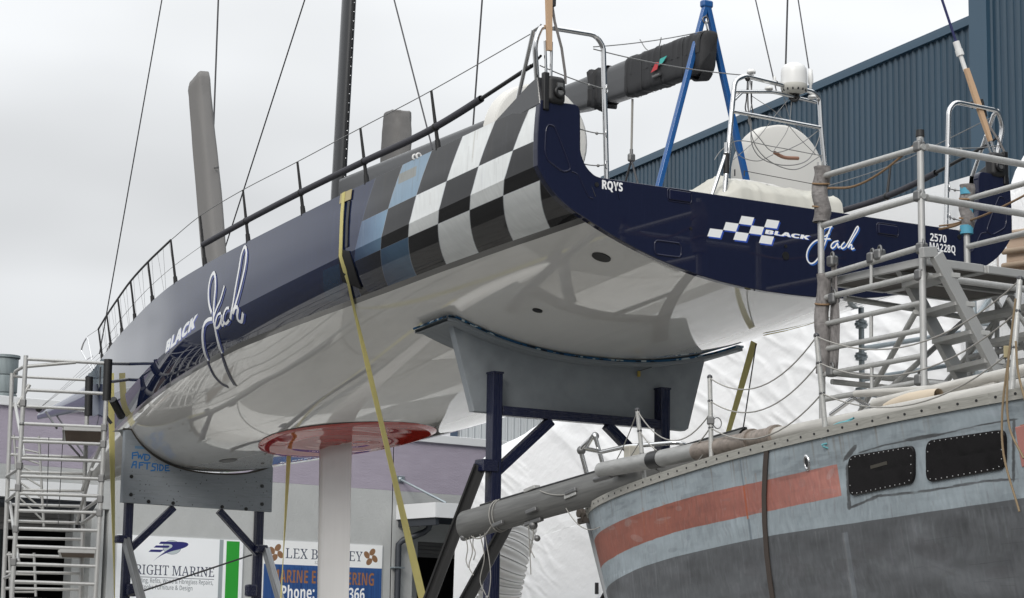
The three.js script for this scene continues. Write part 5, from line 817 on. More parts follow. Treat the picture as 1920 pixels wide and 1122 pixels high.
// ------------------------------------------------------------------ shrink-wrapped boats beyond
const shrink = M(0.90, 0.905, 0.915, 0.42, 0, { bumpMap: rpt(nCloth, 3, 2), bumpScale: 0.008 });
function wrapped(name, label, tp, prof, depth, foldSeed) {
  const P = prof.map(([x, y]) => inv1(onT(x, y, tp))), sMax = P[0].s, sMin = P[P.length - 1].s;
  const S = P.map((p) => -p.s), H = P.map((p) => p.h), topH = pchip(S, H);
  const c = thing(name, label, 'wrapped boat', W((sMax + sMin) / 2, tp - depth / 2, -EYE));
  const NU = 420, NV = 200, centre = tp - depth / 2;
  const side = (s, v, sg) => { // v: 0 ground, 0.7 shoulder, 1 ridge
    const hT = topH(-s), taper = sstep(0, 1.6, sMax - s), half = depth / 2 * (sg > 0 ? mix(0.96, 1, Math.pow(taper, 0.6)) : mix(-0.7, 1, Math.pow(taper, 0.6)));
    const a = v < 0.72 ? v / 0.72 : 1, r = v < 0.72 ? 0 : (v - 0.72) / 0.28;
    let h = v < 0.72 ? mix(-EYE, hT * 0.97 - 0.0, a) : mix(hT * 0.97, hT + 0.9, Math.sin(r * Math.PI / 2)), o = half * (v < 0.72 ? 1 - 0.03 * a : 0.97 * Math.cos(r * Math.PI / 2));
    const wr = (k) => 1 - Math.abs(2 * k - 1);
    const x = s * 1.0 + foldSeed, y = h;
    const u1 = x * 0.8 + y * 0.55, u2 = y * 0.85 - x * 0.45; // creases run up the slope, stretched between tie points
    const crease = (fu, fv, o2) => { const k = 2 * fbm(u1 * fu + o2, u2 * fv - o2, 2) - 1; return Math.max(0, 1 - Math.abs(k) * 3.2); };
    const fold = 0.016 * crease(0.22, 0.9, 1) * (0.4 + 0.9 * vnoise(x * 0.5, y * 0.7)) + 0.014 * crease(0.9, 4.0, 5) * sstep(0.4, 0.6, vnoise(x * 0.9 + 7, y * 0.9)) + 0.012 * crease(1.2, 8.0, 9) * sstep(0.42, 0.7, vnoise(x * 0.8, y * 0.8 + 4)) + 0.16 * (fbm(x * 0.4, y * 0.45 + 9, 2) - 0.5);
    return W(s, centre + sg * (o + (v > 0.98 ? 0 : fold * taper)), h);
  };
  const g = [1, -1].map((sg) => { const q = grid(NU, sg > 0 ? NV : 24, (u, v) => side(mix(sMax, sMin, Math.pow(u, 1.15)), v, sg), (u, v) => [u * 4, v * 2]); return q; });
  mesh('wrap_sheet', g, shrink, c);
  mesh('end_sheet', grid(20, 20, (u, v) => { const a = side(sMin, v, 1), b = side(sMin, v, -1); return a.lerp(b, u); }), shrink, c);
  return { c, at: side, topH };
}
const wbA = wrapped('wrapped_boat', 'big boat in white shrink wrap with sloping bow behind the aft cradle', -5.6, [[838, 1000], [866, 906], [915, 884], [1040, 797], [1200, 730], [1380, 640], [1560, 560], [1700, 540], [1830, 520]], 4.4, 2);
{ // patches and seams taped on the sheet
  const c = wbA.c, on = (x, y) => onT(x, y, -5.55); const p = on(1119, 1104); mesh('vent_patch', new RoundedBoxGeometry(0.05, 0.16, 0.03, 1, 0.005).rotateY(TH).translate(p.x, p.y, p.z), black, c);
}
const wbB = wrapped('wrapped_boat', 'smaller shrink-wrapped boat rising behind the yacht at right edge', -4.2, [[1790, 545], [1832, 500], [1868, 430], [1888, 372], [1935, 352], [2080, 330]], 2.2, 8);
{ const q = (x, y) => onT(x, y, -3.9); const c = thing('board_screen', 'pale tan boarded screen with rails at the far right edge', 'screen', q(1960, 700).setY(0)); const m = M(0.50, 0.38, 0.29, 0.8);
  const ys = [[440, 424], [473, 456], [500, 482], [528, 510]]; for (let i = 0; i < 3; i++) mesh('board', [grid(1, 1, (u, w) => q(mix(1888, 2010, u), mix(mix(ys[i][0], ys[i][1], u) + 2, mix(ys[i + 1][0], ys[i + 1][1], u) - 2, w)))], m, c); for (const [a, b] of ys) mesh('rail', cyl(q(1886, a).addScaledVector(P1, 0.03), q(2010, b).addScaledVector(P1, 0.03), 0.03), M(0.35, 0.27, 0.2, 0.7), c); mesh('screen_post', cyl(q(1960, 420), q(1960, 420).setY(0), 0.05), M(0.35, 0.27, 0.2, 0.7), c);
  mesh('strip_flap', grid(6, 6, (u, w) => q(mix(1868, 1892, u) + 6 * w * (u - .5), mix(462, 505, w) + 4 * Math.sin(u * 9)).addScaledVector(P1, 0.12 + 0.05 * Math.sin(u * 8))), shrink, c); }
{ // corrugated air duct hanging beside the wrap
  const pts = [[985, 985, 26.3], [975, 1010, 26.2], [955, 1050, 26.1], [940, 1090, 26.1], [934, 1140, 26.1], [934, 1230, 26.1]].map(([x, y, d]) => atD(x, y, d)), c = thing('air_duct', 'white ribbed flexible air duct curving down beside the aft cradle post', 'duct', pts[5].clone().setY(0));
  const cv = new THREE.CatmullRomCurve3(pts), N = 150; const fr = cv.computeFrenetFrames(N);
  mesh('duct_skin', grid(28, N, (u, w) => { const i = Math.round(w * N), p = cv.getPointAt(w), a = u * Math.PI * 2, r = 0.21 + 0.012 * Math.sin(w * 34 * Math.PI * 2 / 2) + 0.004 * fbm(u * 9, w * 40, 2, 9); const k = mix(0.72, 1.25, sstep(0, 0.45, w)); return p.addScaledVector(fr.normals[i], Math.cos(a) * r * k).addScaledVector(fr.binormals[i], Math.sin(a) * r * k); }), M(0.72, 0.72, 0.71, 0.7), c);
  for (let k = 1; k < 17; k++) { const w = k / 17, i = Math.round(w * N), p = cv.getPointAt(w), R = 0.218 * mix(0.72, 1.25, sstep(0, 0.45, w)); mesh('hoop', new THREE.TorusGeometry(R, 0.006, 5, 28).applyMatrix4(new THREE.Matrix4().makeBasis(fr.normals[i], fr.binormals[i], fr.tangents[i])).translate(p.x, p.y, p.z), M(0.35, 0.35, 0.34, 0.7), c); }
}

// ------------------------------------------------------------------ old steel yacht at the lower right
{
  const th = 29 * Math.PI / 180, tr = -2.9 * Math.PI / 180; // heading to the left, trimmed down by the bow
  const F0 = V(-Math.sin(th), 0, -Math.cos(th)), St = V(Math.cos(th), 0, -Math.sin(th));
  const Fd = F0.clone().multiplyScalar(Math.cos(tr)).add(V(0, Math.sin(tr), 0)), Up = V().crossVectors(St, Fd).normalize();
  const bow = onPlane(1111, 972, V(0, 0, -16.4), V(0, 0, 1));
  // x = metres aft of the stem head, t = to port, h = above the stem head
  const X = (x, t, h) => bow.clone().addScaledVector(Fd, -x).addScaledVector(St, -t).addScaledVector(Up, h);
  const inv = (p) => { const d = p.clone().sub(bow); return { x: -d.dot(Fd), t: -d.dot(St), h: d.dot(Up) }; };
  const LEN = 10.5, tS = pchip([0, .3, 1, 2, 3.5, 5.5, 7.5, 10.5], [0.03, .22, .5, .76, 1.02, 1.22, 1.28, 1.15]);
  const corr = (x) => 0.005 * Math.max(0, Math.min(x, 7.5) - 2.5) ** 2, hS = (x) => 0.004 * x - corr(x);   // nearly flat sheer
  const hull = (x, d, side = 1) => { // d: metres of girth depth below the rail
    const rake = clamp(1 - x / 1.6) ; const t0 = tS(x); const bilge = Math.max(0, d - 0.9); const t = Math.max(0.02, t0 * (1 - 0.10 * d - 0.22 * bilge * bilge) - 0.02 * d);
    return X(x + 0.42 * d * Math.pow(rake, 1.2), side * t, hS(x) - d);
  };
  const DEPTH = 2.0;
  const c = thing('steel_yacht', 'weathered grey steel yacht with faded red stripe and dark windows at right', 'boat', X(5, 0, 0).setY(0));
  const find = (px, py) => { let x = 4, d = 0.4; for (let k = 0; k < 60; k++) { const f = (a, b) => project(hull(a, b)), p = f(x, d), a = f(x + .005, d), b = f(x, d + .005); const J = [(a[0] - p[0]) / .005, (b[0] - p[0]) / .005, (a[1] - p[1]) / .005, (b[1] - p[1]) / .005], det = J[0] * J[3] - J[1] * J[2], e = [px - p[0], py - p[1]]; x = clamp(x + clamp((J[3] * e[0] - J[1] * e[1]) / det, -.3, .3) * .8, 0.02, LEN); d = clamp(d + clamp((-J[2] * e[0] + J[0] * e[1]) / det, -.1, .1) * .8, 0, DEPTH); } return { x, d, p: hull(x, d) }; };
  const nrm = (x, d) => { const a = hull(x + .02, d).sub(hull(Math.max(0, x - .02), d)), b = hull(x, d + .02).sub(hull(x, Math.max(0, d - .02))); return V().crossVectors(b, a).normalize(); };
  globalThis.__sy = (l) => l.map(([x, y]) => { const r = find(x, y); return [+r.x.toFixed(2), +r.d.toFixed(3)]; });
  const stTop = pchip([0, .6, 1.2, 2.5, 3.66, 4.5, 10], [.225, .192, .178, .165, .183, .191, .21]), stBot = pchip([0, .85, 1.6, 2.45, 3.6, 4.5, 10], [.43, .408, .38, .358, .364, .367, .38]), wl = pchip([0, 1.06, 2.4, 3.6, 4.5, 6, 10], [.61, .558, .512, .509, .527, .55, .58]);
  const tex = canvasTex(2048, 1024, (x, w, h) => {
    const Xp = (s) => s / LEN * w, Yp = (d) => d / DEPTH * h;
    x.fillStyle = '#929ca2'; x.fillRect(0, 0, w, h);
    const poly = (top, bot, a, b, fill) => { x.fillStyle = fill; x.beginPath(); for (let i = 0; i <= 60; i++) { const s = mix(a, b, i / 60); x.lineTo(Xp(s), Yp(top(s) - corr(s)) + 1.2 * (hash(i, 3) - .5)); } for (let i = 60; i >= 0; i--) { const s = mix(a, b, i / 60); x.lineTo(Xp(s), Yp(bot(s) - corr(s)) + 2 * (hash(i, 5) - .5)); } x.closePath(); x.fill(); };
    const end = STEEL.stripeEnd;
    poly(stTop, stBot, 0, end, '#8a5244');
    const lg = x.createLinearGradient(Xp(end - 2.2), 0, Xp(end), 0); lg.addColorStop(0, 'rgba(168,108,102,0)'); lg.addColorStop(1, 'rgba(178,122,112,.9)'); poly(stTop, stBot, end - 2.2, end, lg);
    poly(stTop, stBot, STEEL.red2, LEN, '#a3705f');
    for (let i = 0; i < 2600; i++) { const s = rnd() * w, y = Yp(.1 + rnd() * .45); x.fillStyle = `rgba(${rnd() < .55 ? '190,196,200' : '90,80,78'},${0.04 + 0.12 * rnd()})`; x.fillRect(s, y, .6 + rnd() * 1.4, 4 + rnd() * 34); }
    for (let i = 0; i < 120; i++) { const s = rnd() * w, y = Yp(.05 + rnd() * .45); x.fillStyle = `rgba(${rnd() < .5 ? '170,180,186' : '104,112,118'},${.06 + .16 * rnd()})`; x.beginPath(); x.ellipse(s, y, 3 + rnd() * 24, 3 + rnd() * 14, rnd() * .6, 0, 7); x.fill(); }
    for (let i = 0; i < 12; i++) { x.fillStyle = `rgba(160,80,40,${.1 + .2 * rnd()})`; x.fillRect(Xp(rnd() * 5), Yp(.12 + rnd() * .1), 1 + rnd() * 2.5, 20 + rnd() * 90); }
    x.fillStyle = 'rgba(168,80,44,.75)'; x.fillRect(Xp(STEEL.rust), Yp(.18), 4, Yp(.2)); x.fillStyle = 'rgba(80,90,98,.5)'; x.fillRect(Xp(STEEL.rust), Yp(.02), 3, Yp(.16)); x.fillRect(Xp(STEEL.rust) + 1, Yp(.38), 5, Yp(.13));
    poly(wl, () => DEPTH, 0, LEN, '#56585b');
    for (let i = 0; i < 3200; i++) { const s = rnd() * w, y = Yp(.55 + rnd() * 1.4); x.fillStyle = `rgba(${rnd() < .5 ? '128,132,136' : '48,50,54'},${0.03 + 0.09 * rnd()})`; x.fillRect(s, y, .6 + rnd() * 2.4, 6 + rnd() * 70); }
    for (let i = 0; i < 300; i++) { const s = rnd() * w, y = Yp(.6 + rnd() * 1.2); x.fillStyle = `rgba(${rnd() < .6 ? '115,118,124' : '60,62,66'},.10)`; x.beginPath(); x.ellipse(s, y, 6 + rnd() * 40, 4 + rnd() * 20, rnd(), 0, 7); x.fill(); }
    for (let i = 0; i < 40; i++) { x.strokeStyle = 'rgba(40,42,46,.35)'; x.lineWidth = 1; x.beginPath(); const s = Xp(5 + rnd() * 3), y = Yp(.6 + rnd() * .4); x.moveTo(s, y); x.lineTo(s + 10 + rnd() * 60, y - 4 + rnd() * 8); x.stroke(); }
    x.fillStyle = 'rgba(120,126,132,.5)'; x.fillRect(Xp(STEEL.seam), Yp(.55), 9, Yp(.8)); x.fillStyle = 'rgba(200,204,206,.12)'; x.fillRect(Xp(STEEL.seam) - 3, Yp(.55), 4, Yp(.8));
    for (let i = 0; i < 46; i++) { const s = Xp(rnd() * 7), y = Yp(.005 + rnd() * .02); const gr = x.createLinearGradient(0, y, 0, y + 90); gr.addColorStop(0, `rgba(96,76,58,${.12 + .25 * rnd()})`); gr.addColorStop(1, 'rgba(96,76,58,0)'); x.fillStyle = gr; x.fillRect(s, y, 1 + rnd() * 3, 30 + rnd() * 90); }
    for (let i = 0; i < 70; i++) { const s = Xp(rnd() * 7), y = Yp(wl(3) + rnd() * .02); x.fillStyle = `rgba(150,156,160,${.05 + .12 * rnd()})`; x.fillRect(s, y, 1 + rnd() * 3, 10 + rnd() * 120); }
    // filler smears round the windows
    for (const [l, lw] of STEEL.smears) for (let k = 0; k < 130; k++) { const i = Math.floor(rnd() * (l.length - 1)), q = rnd(), a = mix(l[i][0], l[i + 1][0], q), b = mix(l[i][1], l[i + 1][1], q) - corr(mix(l[i][0], l[i + 1][0], q)), dx = l[i + 1][0] - l[i][0], dy = l[i + 1][1] - l[i][1], an = Math.atan2(dy * h / DEPTH, dx * w / LEN); x.fillStyle = `rgba(${rnd() < .7 ? '72,74,76' : '96,100,103'},${.25 + .35 * rnd()})`; x.beginPath(); x.ellipse(Xp(a) + (rnd() - .5) * 2, Yp(b) + (rnd() - .5) * lw * .7, 4 + rnd() * 9, lw * (.25 + .45 * rnd()), an, 0, 7); x.fill(); }
    weather(x, w, h, (i, j) => { const lo = j > h * 0.26; return 1 + (lo ? 0.24 : 0.14) * (fbm(i * 0.22 + 3 * fbm(i * 0.01, j * 0.02, 2), j * 0.03, 4) - 0.5) * 2 * fbm(i * 0.01, j * 0.015 + 4, 3) + (lo ? 0.42 : 0.18) * (fbm(i * 0.016 + 9, j * 0.02, 5) - 0.5) - (lo ? 0 : 0.10 * sstep(0.55, 0.75, fbm(i * 0.02, j * 0.05 + 30, 4)) * (j < h * 0.1 ? 1 : 0.3)); });
  });
  const hm = M(1, 1, 1, 0.62, 0, { map: tex, bumpMap: rpt(nStreak, 4, 1), bumpScale: 0.004 });
  const hg = (sd) => { const g = grid(110, 44, (u, w) => hull(u * LEN, w * DEPTH, sd), (u, w) => [u, 1 - w]); return sd > 0 ? flip(g) : g; };
  mesh('hull', hg(1), hm, c, 'pale grey side with faded red stripe'); mesh('hull', hg(-1), hm, c);
  mesh('stem_bar', cyl(hull(0, 0), hull(0, DEPTH), 0.035, 0.03), M(0.27, 0.28, 0.29, 0.6), c);
  mesh('keel', (() => { const a = X(3, 0, -DEPTH + 0.1), b = X(8, 0, -DEPTH + 0.1); return beam(a.clone().setY((a.y) / 2), b.clone().setY((b.y) / 2), 0.3, 1.6); })(), M(0.09, 0.09, 0.095, 0.7), c);
  mesh('deck', grid(40, 8, (u, w) => X(u * LEN, tS(u * LEN) * (1 - 2 * w), hS(u * LEN) - 0.012)), M(0.36, 0.35, 0.33, 0.8), c);
  mesh('transom', grid(8, 12, (u, w) => hull(LEN, w * DEPTH, 1).lerp(hull(LEN, w * DEPTH, -1), u)), hm, c);
  // perforated toe rail: flat bar with slots
  const railM = M(0.42, 0.41, 0.38, 0.6, 0.2, { map: blotch([0.9, 0.9, 0.88], 0.3) });
  for (const sd of [1, -1]) { const pts = [], ns = []; for (let i = 0; i <= 80; i++) { const x = 0.06 + i / 80 * (LEN - 0.1); pts.push(X(x, sd * (tS(x) + 0.004), hS(x) + 0.018)); ns.push(nrm(x, 0.02).multiply(V(1, 1, 1))); if (sd < 0) ns[i] = St.clone(); } mesh('toe_rail', [band(pts, ns, 0.055, 0.012)], railM, c); }
  const slotG = []; for (let i = 0; i < 62; i++) { const x = 0.25 + i * 0.15, n = nrm(x, 0.02), p = X(x, tS(x) + 0.004, hS(x) + 0.02).addScaledVector(n, 0.010); slotG.push(new THREE.CylinderGeometry(0.0075, 0.0075, 0.008, 8).scale(1.4, 1, 1).rotateX(Math.PI / 2).applyMatrix4(frameOf(n, Up)).translate(p.x, p.y, p.z)); }
  for (const g of slotG) mesh('rail_slot', g, darkM, c);
  // windows: smoked panes bolted on rounded frames
  const pane = (corners, label) => {
    const R = corners.map(([x, y]) => find(x, y)), P = R.map((r) => r.p), o = P.reduce((a, b) => a.add(b), V(0, 0, 0)).multiplyScalar(.25), ex = P[1].clone().sub(P[0]).add(P[2]).sub(P[3]).normalize(), n = nrm((R[0].x + R[2].x) / 2, (R[0].d + R[2].d) / 2), ey = V().crossVectors(n, ex).normalize(); n.crossVectors(ex, ey);
    const L = P.map((p) => { const q = p.clone().sub(o); return new THREE.Vector2(q.dot(ex), q.dot(ey)); });
    const rnd4 = (k, r) => { const s = new THREE.Shape(); L.forEach((p, i) => { const a = L[(i + 3) % 4].clone().sub(p).normalize(), b = L[(i + 1) % 4].clone().sub(p).normalize(), q = p.clone().multiplyScalar(k); const u = q.clone().addScaledVector(a, r), v = q.clone().addScaledVector(b, r); i ? s.lineTo(u.x, u.y) : s.moveTo(u.x, u.y); s.quadraticCurveTo(q.x, q.y, v.x, v.y); }); return s; };
    const mtx = new THREE.Matrix4().makeBasis(ex, ey, n).setPosition(o);
    const w = mesh('window', new THREE.ExtrudeGeometry(rnd4(1, 0.055), { depth: 0.012, bevelEnabled: true, bevelSize: 0.004, bevelThickness: 0.004, bevelSegments: 1 }).translate(0, 0, -0.001).applyMatrix4(mtx), M(0.012, 0.011, 0.012, 0.22, 0, { specularIntensity: 0.5, roughnessMap: rpt(nFine, 3, 2), map: blotch([0.9, 0.9, 0.9], 0.5) }), c, label);
    mesh('window_frame', new THREE.ExtrudeGeometry(rnd4(1.09, 0.075), { depth: 0.004, bevelEnabled: false }).translate(0, 0, -0.006).applyMatrix4(mtx), M(0.27, 0.31, 0.335, 0.6), w);
    const pts = rnd4(0.94, 0.05).getSpacedPoints(30); for (const p of pts) mesh('bolt', new THREE.SphereGeometry(0.0038, 6, 4).translate(p.x, p.y, 0.016).applyMatrix4(mtx), M(0.4, 0.4, 0.4, 0.4, 0.7), w);
    return { w, mtx };
  };
  const w1 = pane([[1594, 857], [1717, 836], [1717, 905], [1596, 930]]); pane([[1740, 828], [1888, 806], [1888, 878], [1741, 904]]);
  mesh('tape', new THREE.BoxGeometry(0.16, 0.018, 0.002).rotateZ(0.05).translate(-0.0, 0.03, 0.017).applyMatrix4(w1.mtx), M(0.055, 0.05, 0.04, 0.8), w1.w);
  { const r = find(1514, 868), n = nrm(r.x, r.d), mt = frameOf(n, Up).setPosition(r.p); mesh('fairlead', [new THREE.TorusGeometry(0.030, 0.010, 8, 20).scale(0.8, 1.25, 1).applyMatrix4(mt)], steel, c); mesh('fairlead_hole', new THREE.CylinderGeometry(0.024, 0.024, 0.012, 16).rotateX(Math.PI / 2).scale(.8, 1.25, 1).applyMatrix4(mt), black, c); }
  { const r = find(1926, 836), n = nrm(r.x, r.d), mt = frameOf(n, Up).setPosition(r.p); mesh('red_patch', new RoundedBoxGeometry(0.12, 0.20, 0.01, 3, 0.004).applyMatrix4(mt), M(0.42, 0.18, 0.155, 0.7), c); }
  // stanchions, their feet, slack wires
  const stan = [[1203, 905, 1195, 768], [1326, 858, 1331, 706], [1538, 790, 1531, 628], [1884, 722, 1913, 521]].map(([x0, y0, x1, y1]) => { const r = find(x0, y0 + 6), b = X(r.x, tS(r.x) - 0.03, hS(r.x)), e = onPlane(x1, y1, b, Fd); mesh('stanchion', cyl(b, e, 0.016, 0.015, 10), aluDull, c); mesh('stanchion_foot', [new RoundedBoxGeometry(0.07, 0.03, 0.07, 1, 0.008).translate(b.x, b.y, b.z), cyl(b, b.clone().lerp(e, 0.06), 0.03, 0.02)], railM, c); for (const k of [0.99, 0.72, 0.42]) mesh('wire_hole', ball(b.clone().lerp(e, k), 0.018, 6), wireM, c); return [b, e]; });
  for (const k of [0.98, 0.72, 0.42]) for (let i = 0; i < 3; i++) { const a = stan[i][0].clone().lerp(stan[i][1], k), b = stan[i + 1][0].clone().lerp(stan[i + 1][1], k * (i === 0 ? 0.6 : 1)); mesh('slack_wire', sag(a, b, [0.16, 0.14, 0.16][i] + 0.03 * k, 0.0045, 5), ropeG, c); }
  for (const k of [0.98, 0.6]) mesh('slack_wire', sag(stan[0][0].clone().lerp(stan[0][1], k), X(0.5, 0.2, 0.25), 0.06, 0.004, 5), ropeG, c);
  mesh('stanchion_collar', new RoundedBoxGeometry(0.045, 0.05, 0.045, 1, 0.008).translate(...stan[1][0].clone().lerp(stan[1][1], 0.5).toArray()), clampM, c);
  mesh('coil', new THREE.TorusGeometry(0.035, 0.004, 5, 16).rotateY(0.6).translate(...stan[1][0].clone().lerp(stan[1][1], 0.48).addScaledVector(St, 0.05).toArray()), wireG, c);
  // bow pulpit, rollers, vents
  const bp = (x, y, xx = 0.6) => onPlane(x, y, X(xx, 0, 0), Fd);
  mesh('pulpit', [bent([bp(1120, 962, .12), bp(1088, 842, .12), bp(1114, 818, .3)], 0.018, 0.05), bent([bp(1149, 938, .55), bp(1117, 822, .55), bp(1114, 814, .55), bp(1098, 842, .3), bp(1128, 848, .8), bp(1172, 838, 1.2), bp(1270, 830, 1.5), bp(1285, 834, 1.5)], 0.016, 0.04), cyl(bp(1172, 838, 1.2), bp(1190, 880, 1.2), 0.014)], steel, c);
  mesh('pulpit_joint', ball(bp(1090, 845, .12), 0.035), clampM, c); mesh('pulpit_joint', ball(bp(1116, 818, .5), 0.03), clampM, c);
  mesh('bow_roller', [beam(X(-0.12, 0.06, -0.02), X(0.25, 0.06, -0.01), 0.012, 0.05), beam(X(-0.12, -0.06, -0.02), X(0.25, -0.06, -0.01), 0.012, 0.05), cyl(X(-0.06, 0.09, 0.04), X(-0.06, -0.09, 0.04), 0.035), ...[0.06, -0.06].map((t) => new RoundedBoxGeometry(0.02, 0.13, 0.05, 1, 0.008).translate(...X(-0.05, t, 0.04).toArray()))], M(0.12, 0.10, 0.085, 0.7, 0.3), c);
  for (const [x, y] of [[1104, 925], [1130, 918]]) { const p = bp(x, y, 0.5); const d = p.clone().addScaledVector(Up, 0.13).addScaledVector(St, 0.08); mesh('cowl_vent', [cyl(d, p, 0.035, 0.052, 16), new THREE.TorusGeometry(0.05, 0.008, 6, 18).rotateX(1.1).translate(p.x, p.y, p.z)], M(0.30, 0.28, 0.22, 0.7), c); mesh('vent_mouth', ball(p.clone().addScaledVector(d.clone().sub(p), 0.02), 0.042, 10), darkM, c); }
  mesh('winch', [cyl(bp(1122, 905, .6), bp(1122, 890, .6), 0.05, 0.03), ball(bp(1160, 880, 1.0), 0.05), cyl(bp(1150, 890, 1.0), bp(1185, 876, 1.3), 0.02)], M(0.13, 0.12, 0.11, 0.6, 0.4), c);
  mesh('junction_box', new RoundedBoxGeometry(0.12, 0.10, 0.08, 1, 0.01).rotateY(th).translate(...bp(1188, 850, 1.3).toArray()), M(0.4, 0.38, 0.33, 0.6), c);
  // brown webbing over the side
  const sp = [[1439, 838], [1437, 880], [1435, 930], [1436, 980], [1440, 1040], [1446, 1090], [1452, 1130]].map(([x, y]) => find(x, y));
  const s2 = thing('brown_strap', 'dark brown webbing strap hanging down the grey steel yacht', 'strap', sp[6].p);
  mesh('webbing', band(sp.map((r) => r.p.clone().addScaledVector(nrm(r.x, r.d), 0.006)), sp.map((r) => nrm(r.x, r.d)), 0.05, 0.005), M(0.055, 0.042, 0.035, 0.9), s2);

  // spars lying along its deck
  const q = (x, y, xx, t = 0) => onPlane(x, y, X(0, t, 0), St);
  const m0 = onPlane(872, 986, V(0, 0, -17.2), V(0, 0, 1)), m1 = onPlane(1190, 896, V(0, 0, -15.3), V(0, 0, 1)), md = m1.clone().sub(m0).normalize(), mLen = (() => { let k = 2; while (project(m0.clone().addScaledVector(md, k))[0] < 1400) k += 0.05; return k; })(), m2 = m0.clone().addScaledVector(md, mLen);
  const lm = thing('lying_mast', 'thick dull grey mast lying along the steel yacht and overhanging its bow', 'mast', m0.clone().lerp(m2, 0.5));
  const mg = M(0.155, 0.155, 0.15, 0.55, 0.25, { map: rpt(blotch([0.9, 0.9, 0.9], 0.35), 3, 1), });
  const mup = V().crossVectors(V().crossVectors(md, Yup), md).normalize(), msd = V().crossVectors(md, mup);
  mesh('mast_tube', grid(32, 20, (u, w) => { const a = u * Math.PI * 2; return m0.clone().addScaledVector(md, mLen * w).addScaledVector(mup, Math.sin(a) * 0.118).addScaledVector(msd, Math.cos(a) * 0.085); }), mg, lm);
  mesh('mast_cap', new THREE.SphereGeometry(1, 24, 12).scale(0.085, 0.118, 0.03).applyMatrix4(new THREE.Matrix4().makeBasis(msd, mup, md.clone().negate())).translate(m0.x, m0.y, m0.z), mg, lm);
  mesh('sail_track', beam(m0.clone().addScaledVector(md, 0.25).addScaledVector(mup, 0.122), m2.clone().addScaledVector(mup, 0.122), 0.035, 0.018, mup), black, lm);
  const on = (d, u, s = 0.088) => m0.clone().addScaledVector(md, d).addScaledVector(mup, u).addScaledVector(msd, -s * Math.sign(0.001 + msd.dot(V(0, 0, 1)) * -1));
  const ft = msd.dot(V(0, 0, 1)) > 0 ? 1 : -1, onF = (d, u, k = 0.09) => m0.clone().addScaledVector(md, d).addScaledVector(mup, u).addScaledVector(msd, ft * k);
  for (const [d, u] of [[0.55, -0.09], [1.02, -0.06], [1.55, 0.0]]) mesh('cleat', beam(onF(d, u), onF(d + 0.14, u + 0.01), 0.03, 0.03, mup), clampM, lm);
  mesh('plate', [beam(onF(1.53, -0.02), onF(1.68, -0.01), 0.01, 0.04, mup), beam(m0.clone().addScaledVector(md, 0.9).addScaledVector(mup, 0.13), m0.clone().addScaledVector(md, 1.05).addScaledVector(mup, 0.14), 0.06, 0.03, mup)], aluDull, lm);
  mesh('sheave_box', [ball(onF(0.02, -0.10, 0.03), 0.03), ball(onF(1.0, -0.15, 0.02), 0.035), beam(onF(0.9, -0.13, 0.02), onF(1.12, -0.12, 0.02), 0.04, 0.03, mup)], clampM, lm);
  const hang = (d, l, w = 0.02) => rope([onF(d, -0.10, 0.03), onF(d + w, -0.10 - l * .4, 0.03), onF(d - w * .5, -0.10 - l * .75, 0.03), onF(d + w, -0.10 - l, 0.03)], 0.0042, 4);
  mesh('loose_cord', [hang(0.05, 0.25), hang(0.1, 0.32, 0.04), hang(0.17, 0.2, -0.02), hang(0.33, 0.9, 0.06), hang(0.26, 0.5, 0.05), hang(0.95, 0.42, 0.0), hang(0.98, 0.3, 0.03), new THREE.TorusGeometry(0.125, 0.006, 5, 28).scale(0.75, 1, 1).applyMatrix4(new THREE.Matrix4().makeBasis(msd, mup, md.clone().negate())).translate(...m0.clone().addScaledVector(md, 0.5).toArray()), new THREE.TorusGeometry(0.123, 0.005, 5, 28).scale(0.75, 1, 1).applyMatrix4(new THREE.Matrix4().makeBasis(msd, mup, md.clone().negate())).translate(...m0.clone().addScaledVector(md, 0.54).toArray()), sag(onF(0.15, -0.11, 0.04), onF(0.52, -0.09, 0.09), 0.05, 0.006), sag(onF(1.2, 0.08, 0.08), onF(1.6, -0.01, 0.1), 0.02, 0.004), sag(onF(1.5, -0.1, 0.06), onF(2.2, -0.12, 0.05), 0.2, 0.004)], ropeG, lm);
  mesh('cord_end', [ball(onF(0.33, -0.62, 0.03), 0.02, 8), ball(onF(1.06, -0.26, 0.03), 0.025, 8)], clampM, lm);
  // lighter spar above it
  const b0 = onPlane(1128, 882, V(0, 0, -14.9), V(0, 0, 1)), b1 = onPlane(1437, 822, V(0, 0, -12.9), V(0, 0, 1)), bd = b1.clone().sub(b0).normalize(), b2 = b0.clone().addScaledVector(bd, 6.2);
  const ls = thing('lying_spar', 'lighter silver boom with black tape lying on the steel yacht deck', 'spar', b0.clone().lerp(b2, 0.5));
  const sm = (c0, am) => M(...c0, 0.5, 0.4, { map: blotch([0.9, 0.9, 0.9], am) });
  const silver = sm([0.40, 0.40, 0.39], 0.25), brown = sm([0.30, 0.255, 0.22], 0.45), pale = sm([0.55, 0.53, 0.49], 0.2);
  const pt = (k) => b0.clone().addScaledVector(bd, k);
  mesh('spar_tube', cyl(pt(0), pt(1.35), 0.055, 0.058, 18), silver, ls); mesh('spar_tube', cyl(pt(1.35), pt(2.0), 0.058, 0.060, 18), brown, ls, 'stained brown middle'); mesh('spar_collar', cyl(pt(2.0), pt(2.05), 0.075, 0.075, 18), brown, ls); mesh('spar_collar', cyl(pt(2.28), pt(2.33), 0.07, 0.07, 18), brown, ls); mesh('spar_tube', cyl(pt(2.0), pt(2.3), 0.062, 0.060, 18), brown, ls); mesh('spar_tube', cyl(pt(2.3), pt(6.2), 0.052, 0.05, 18), pale, ls, 'pale clean end');
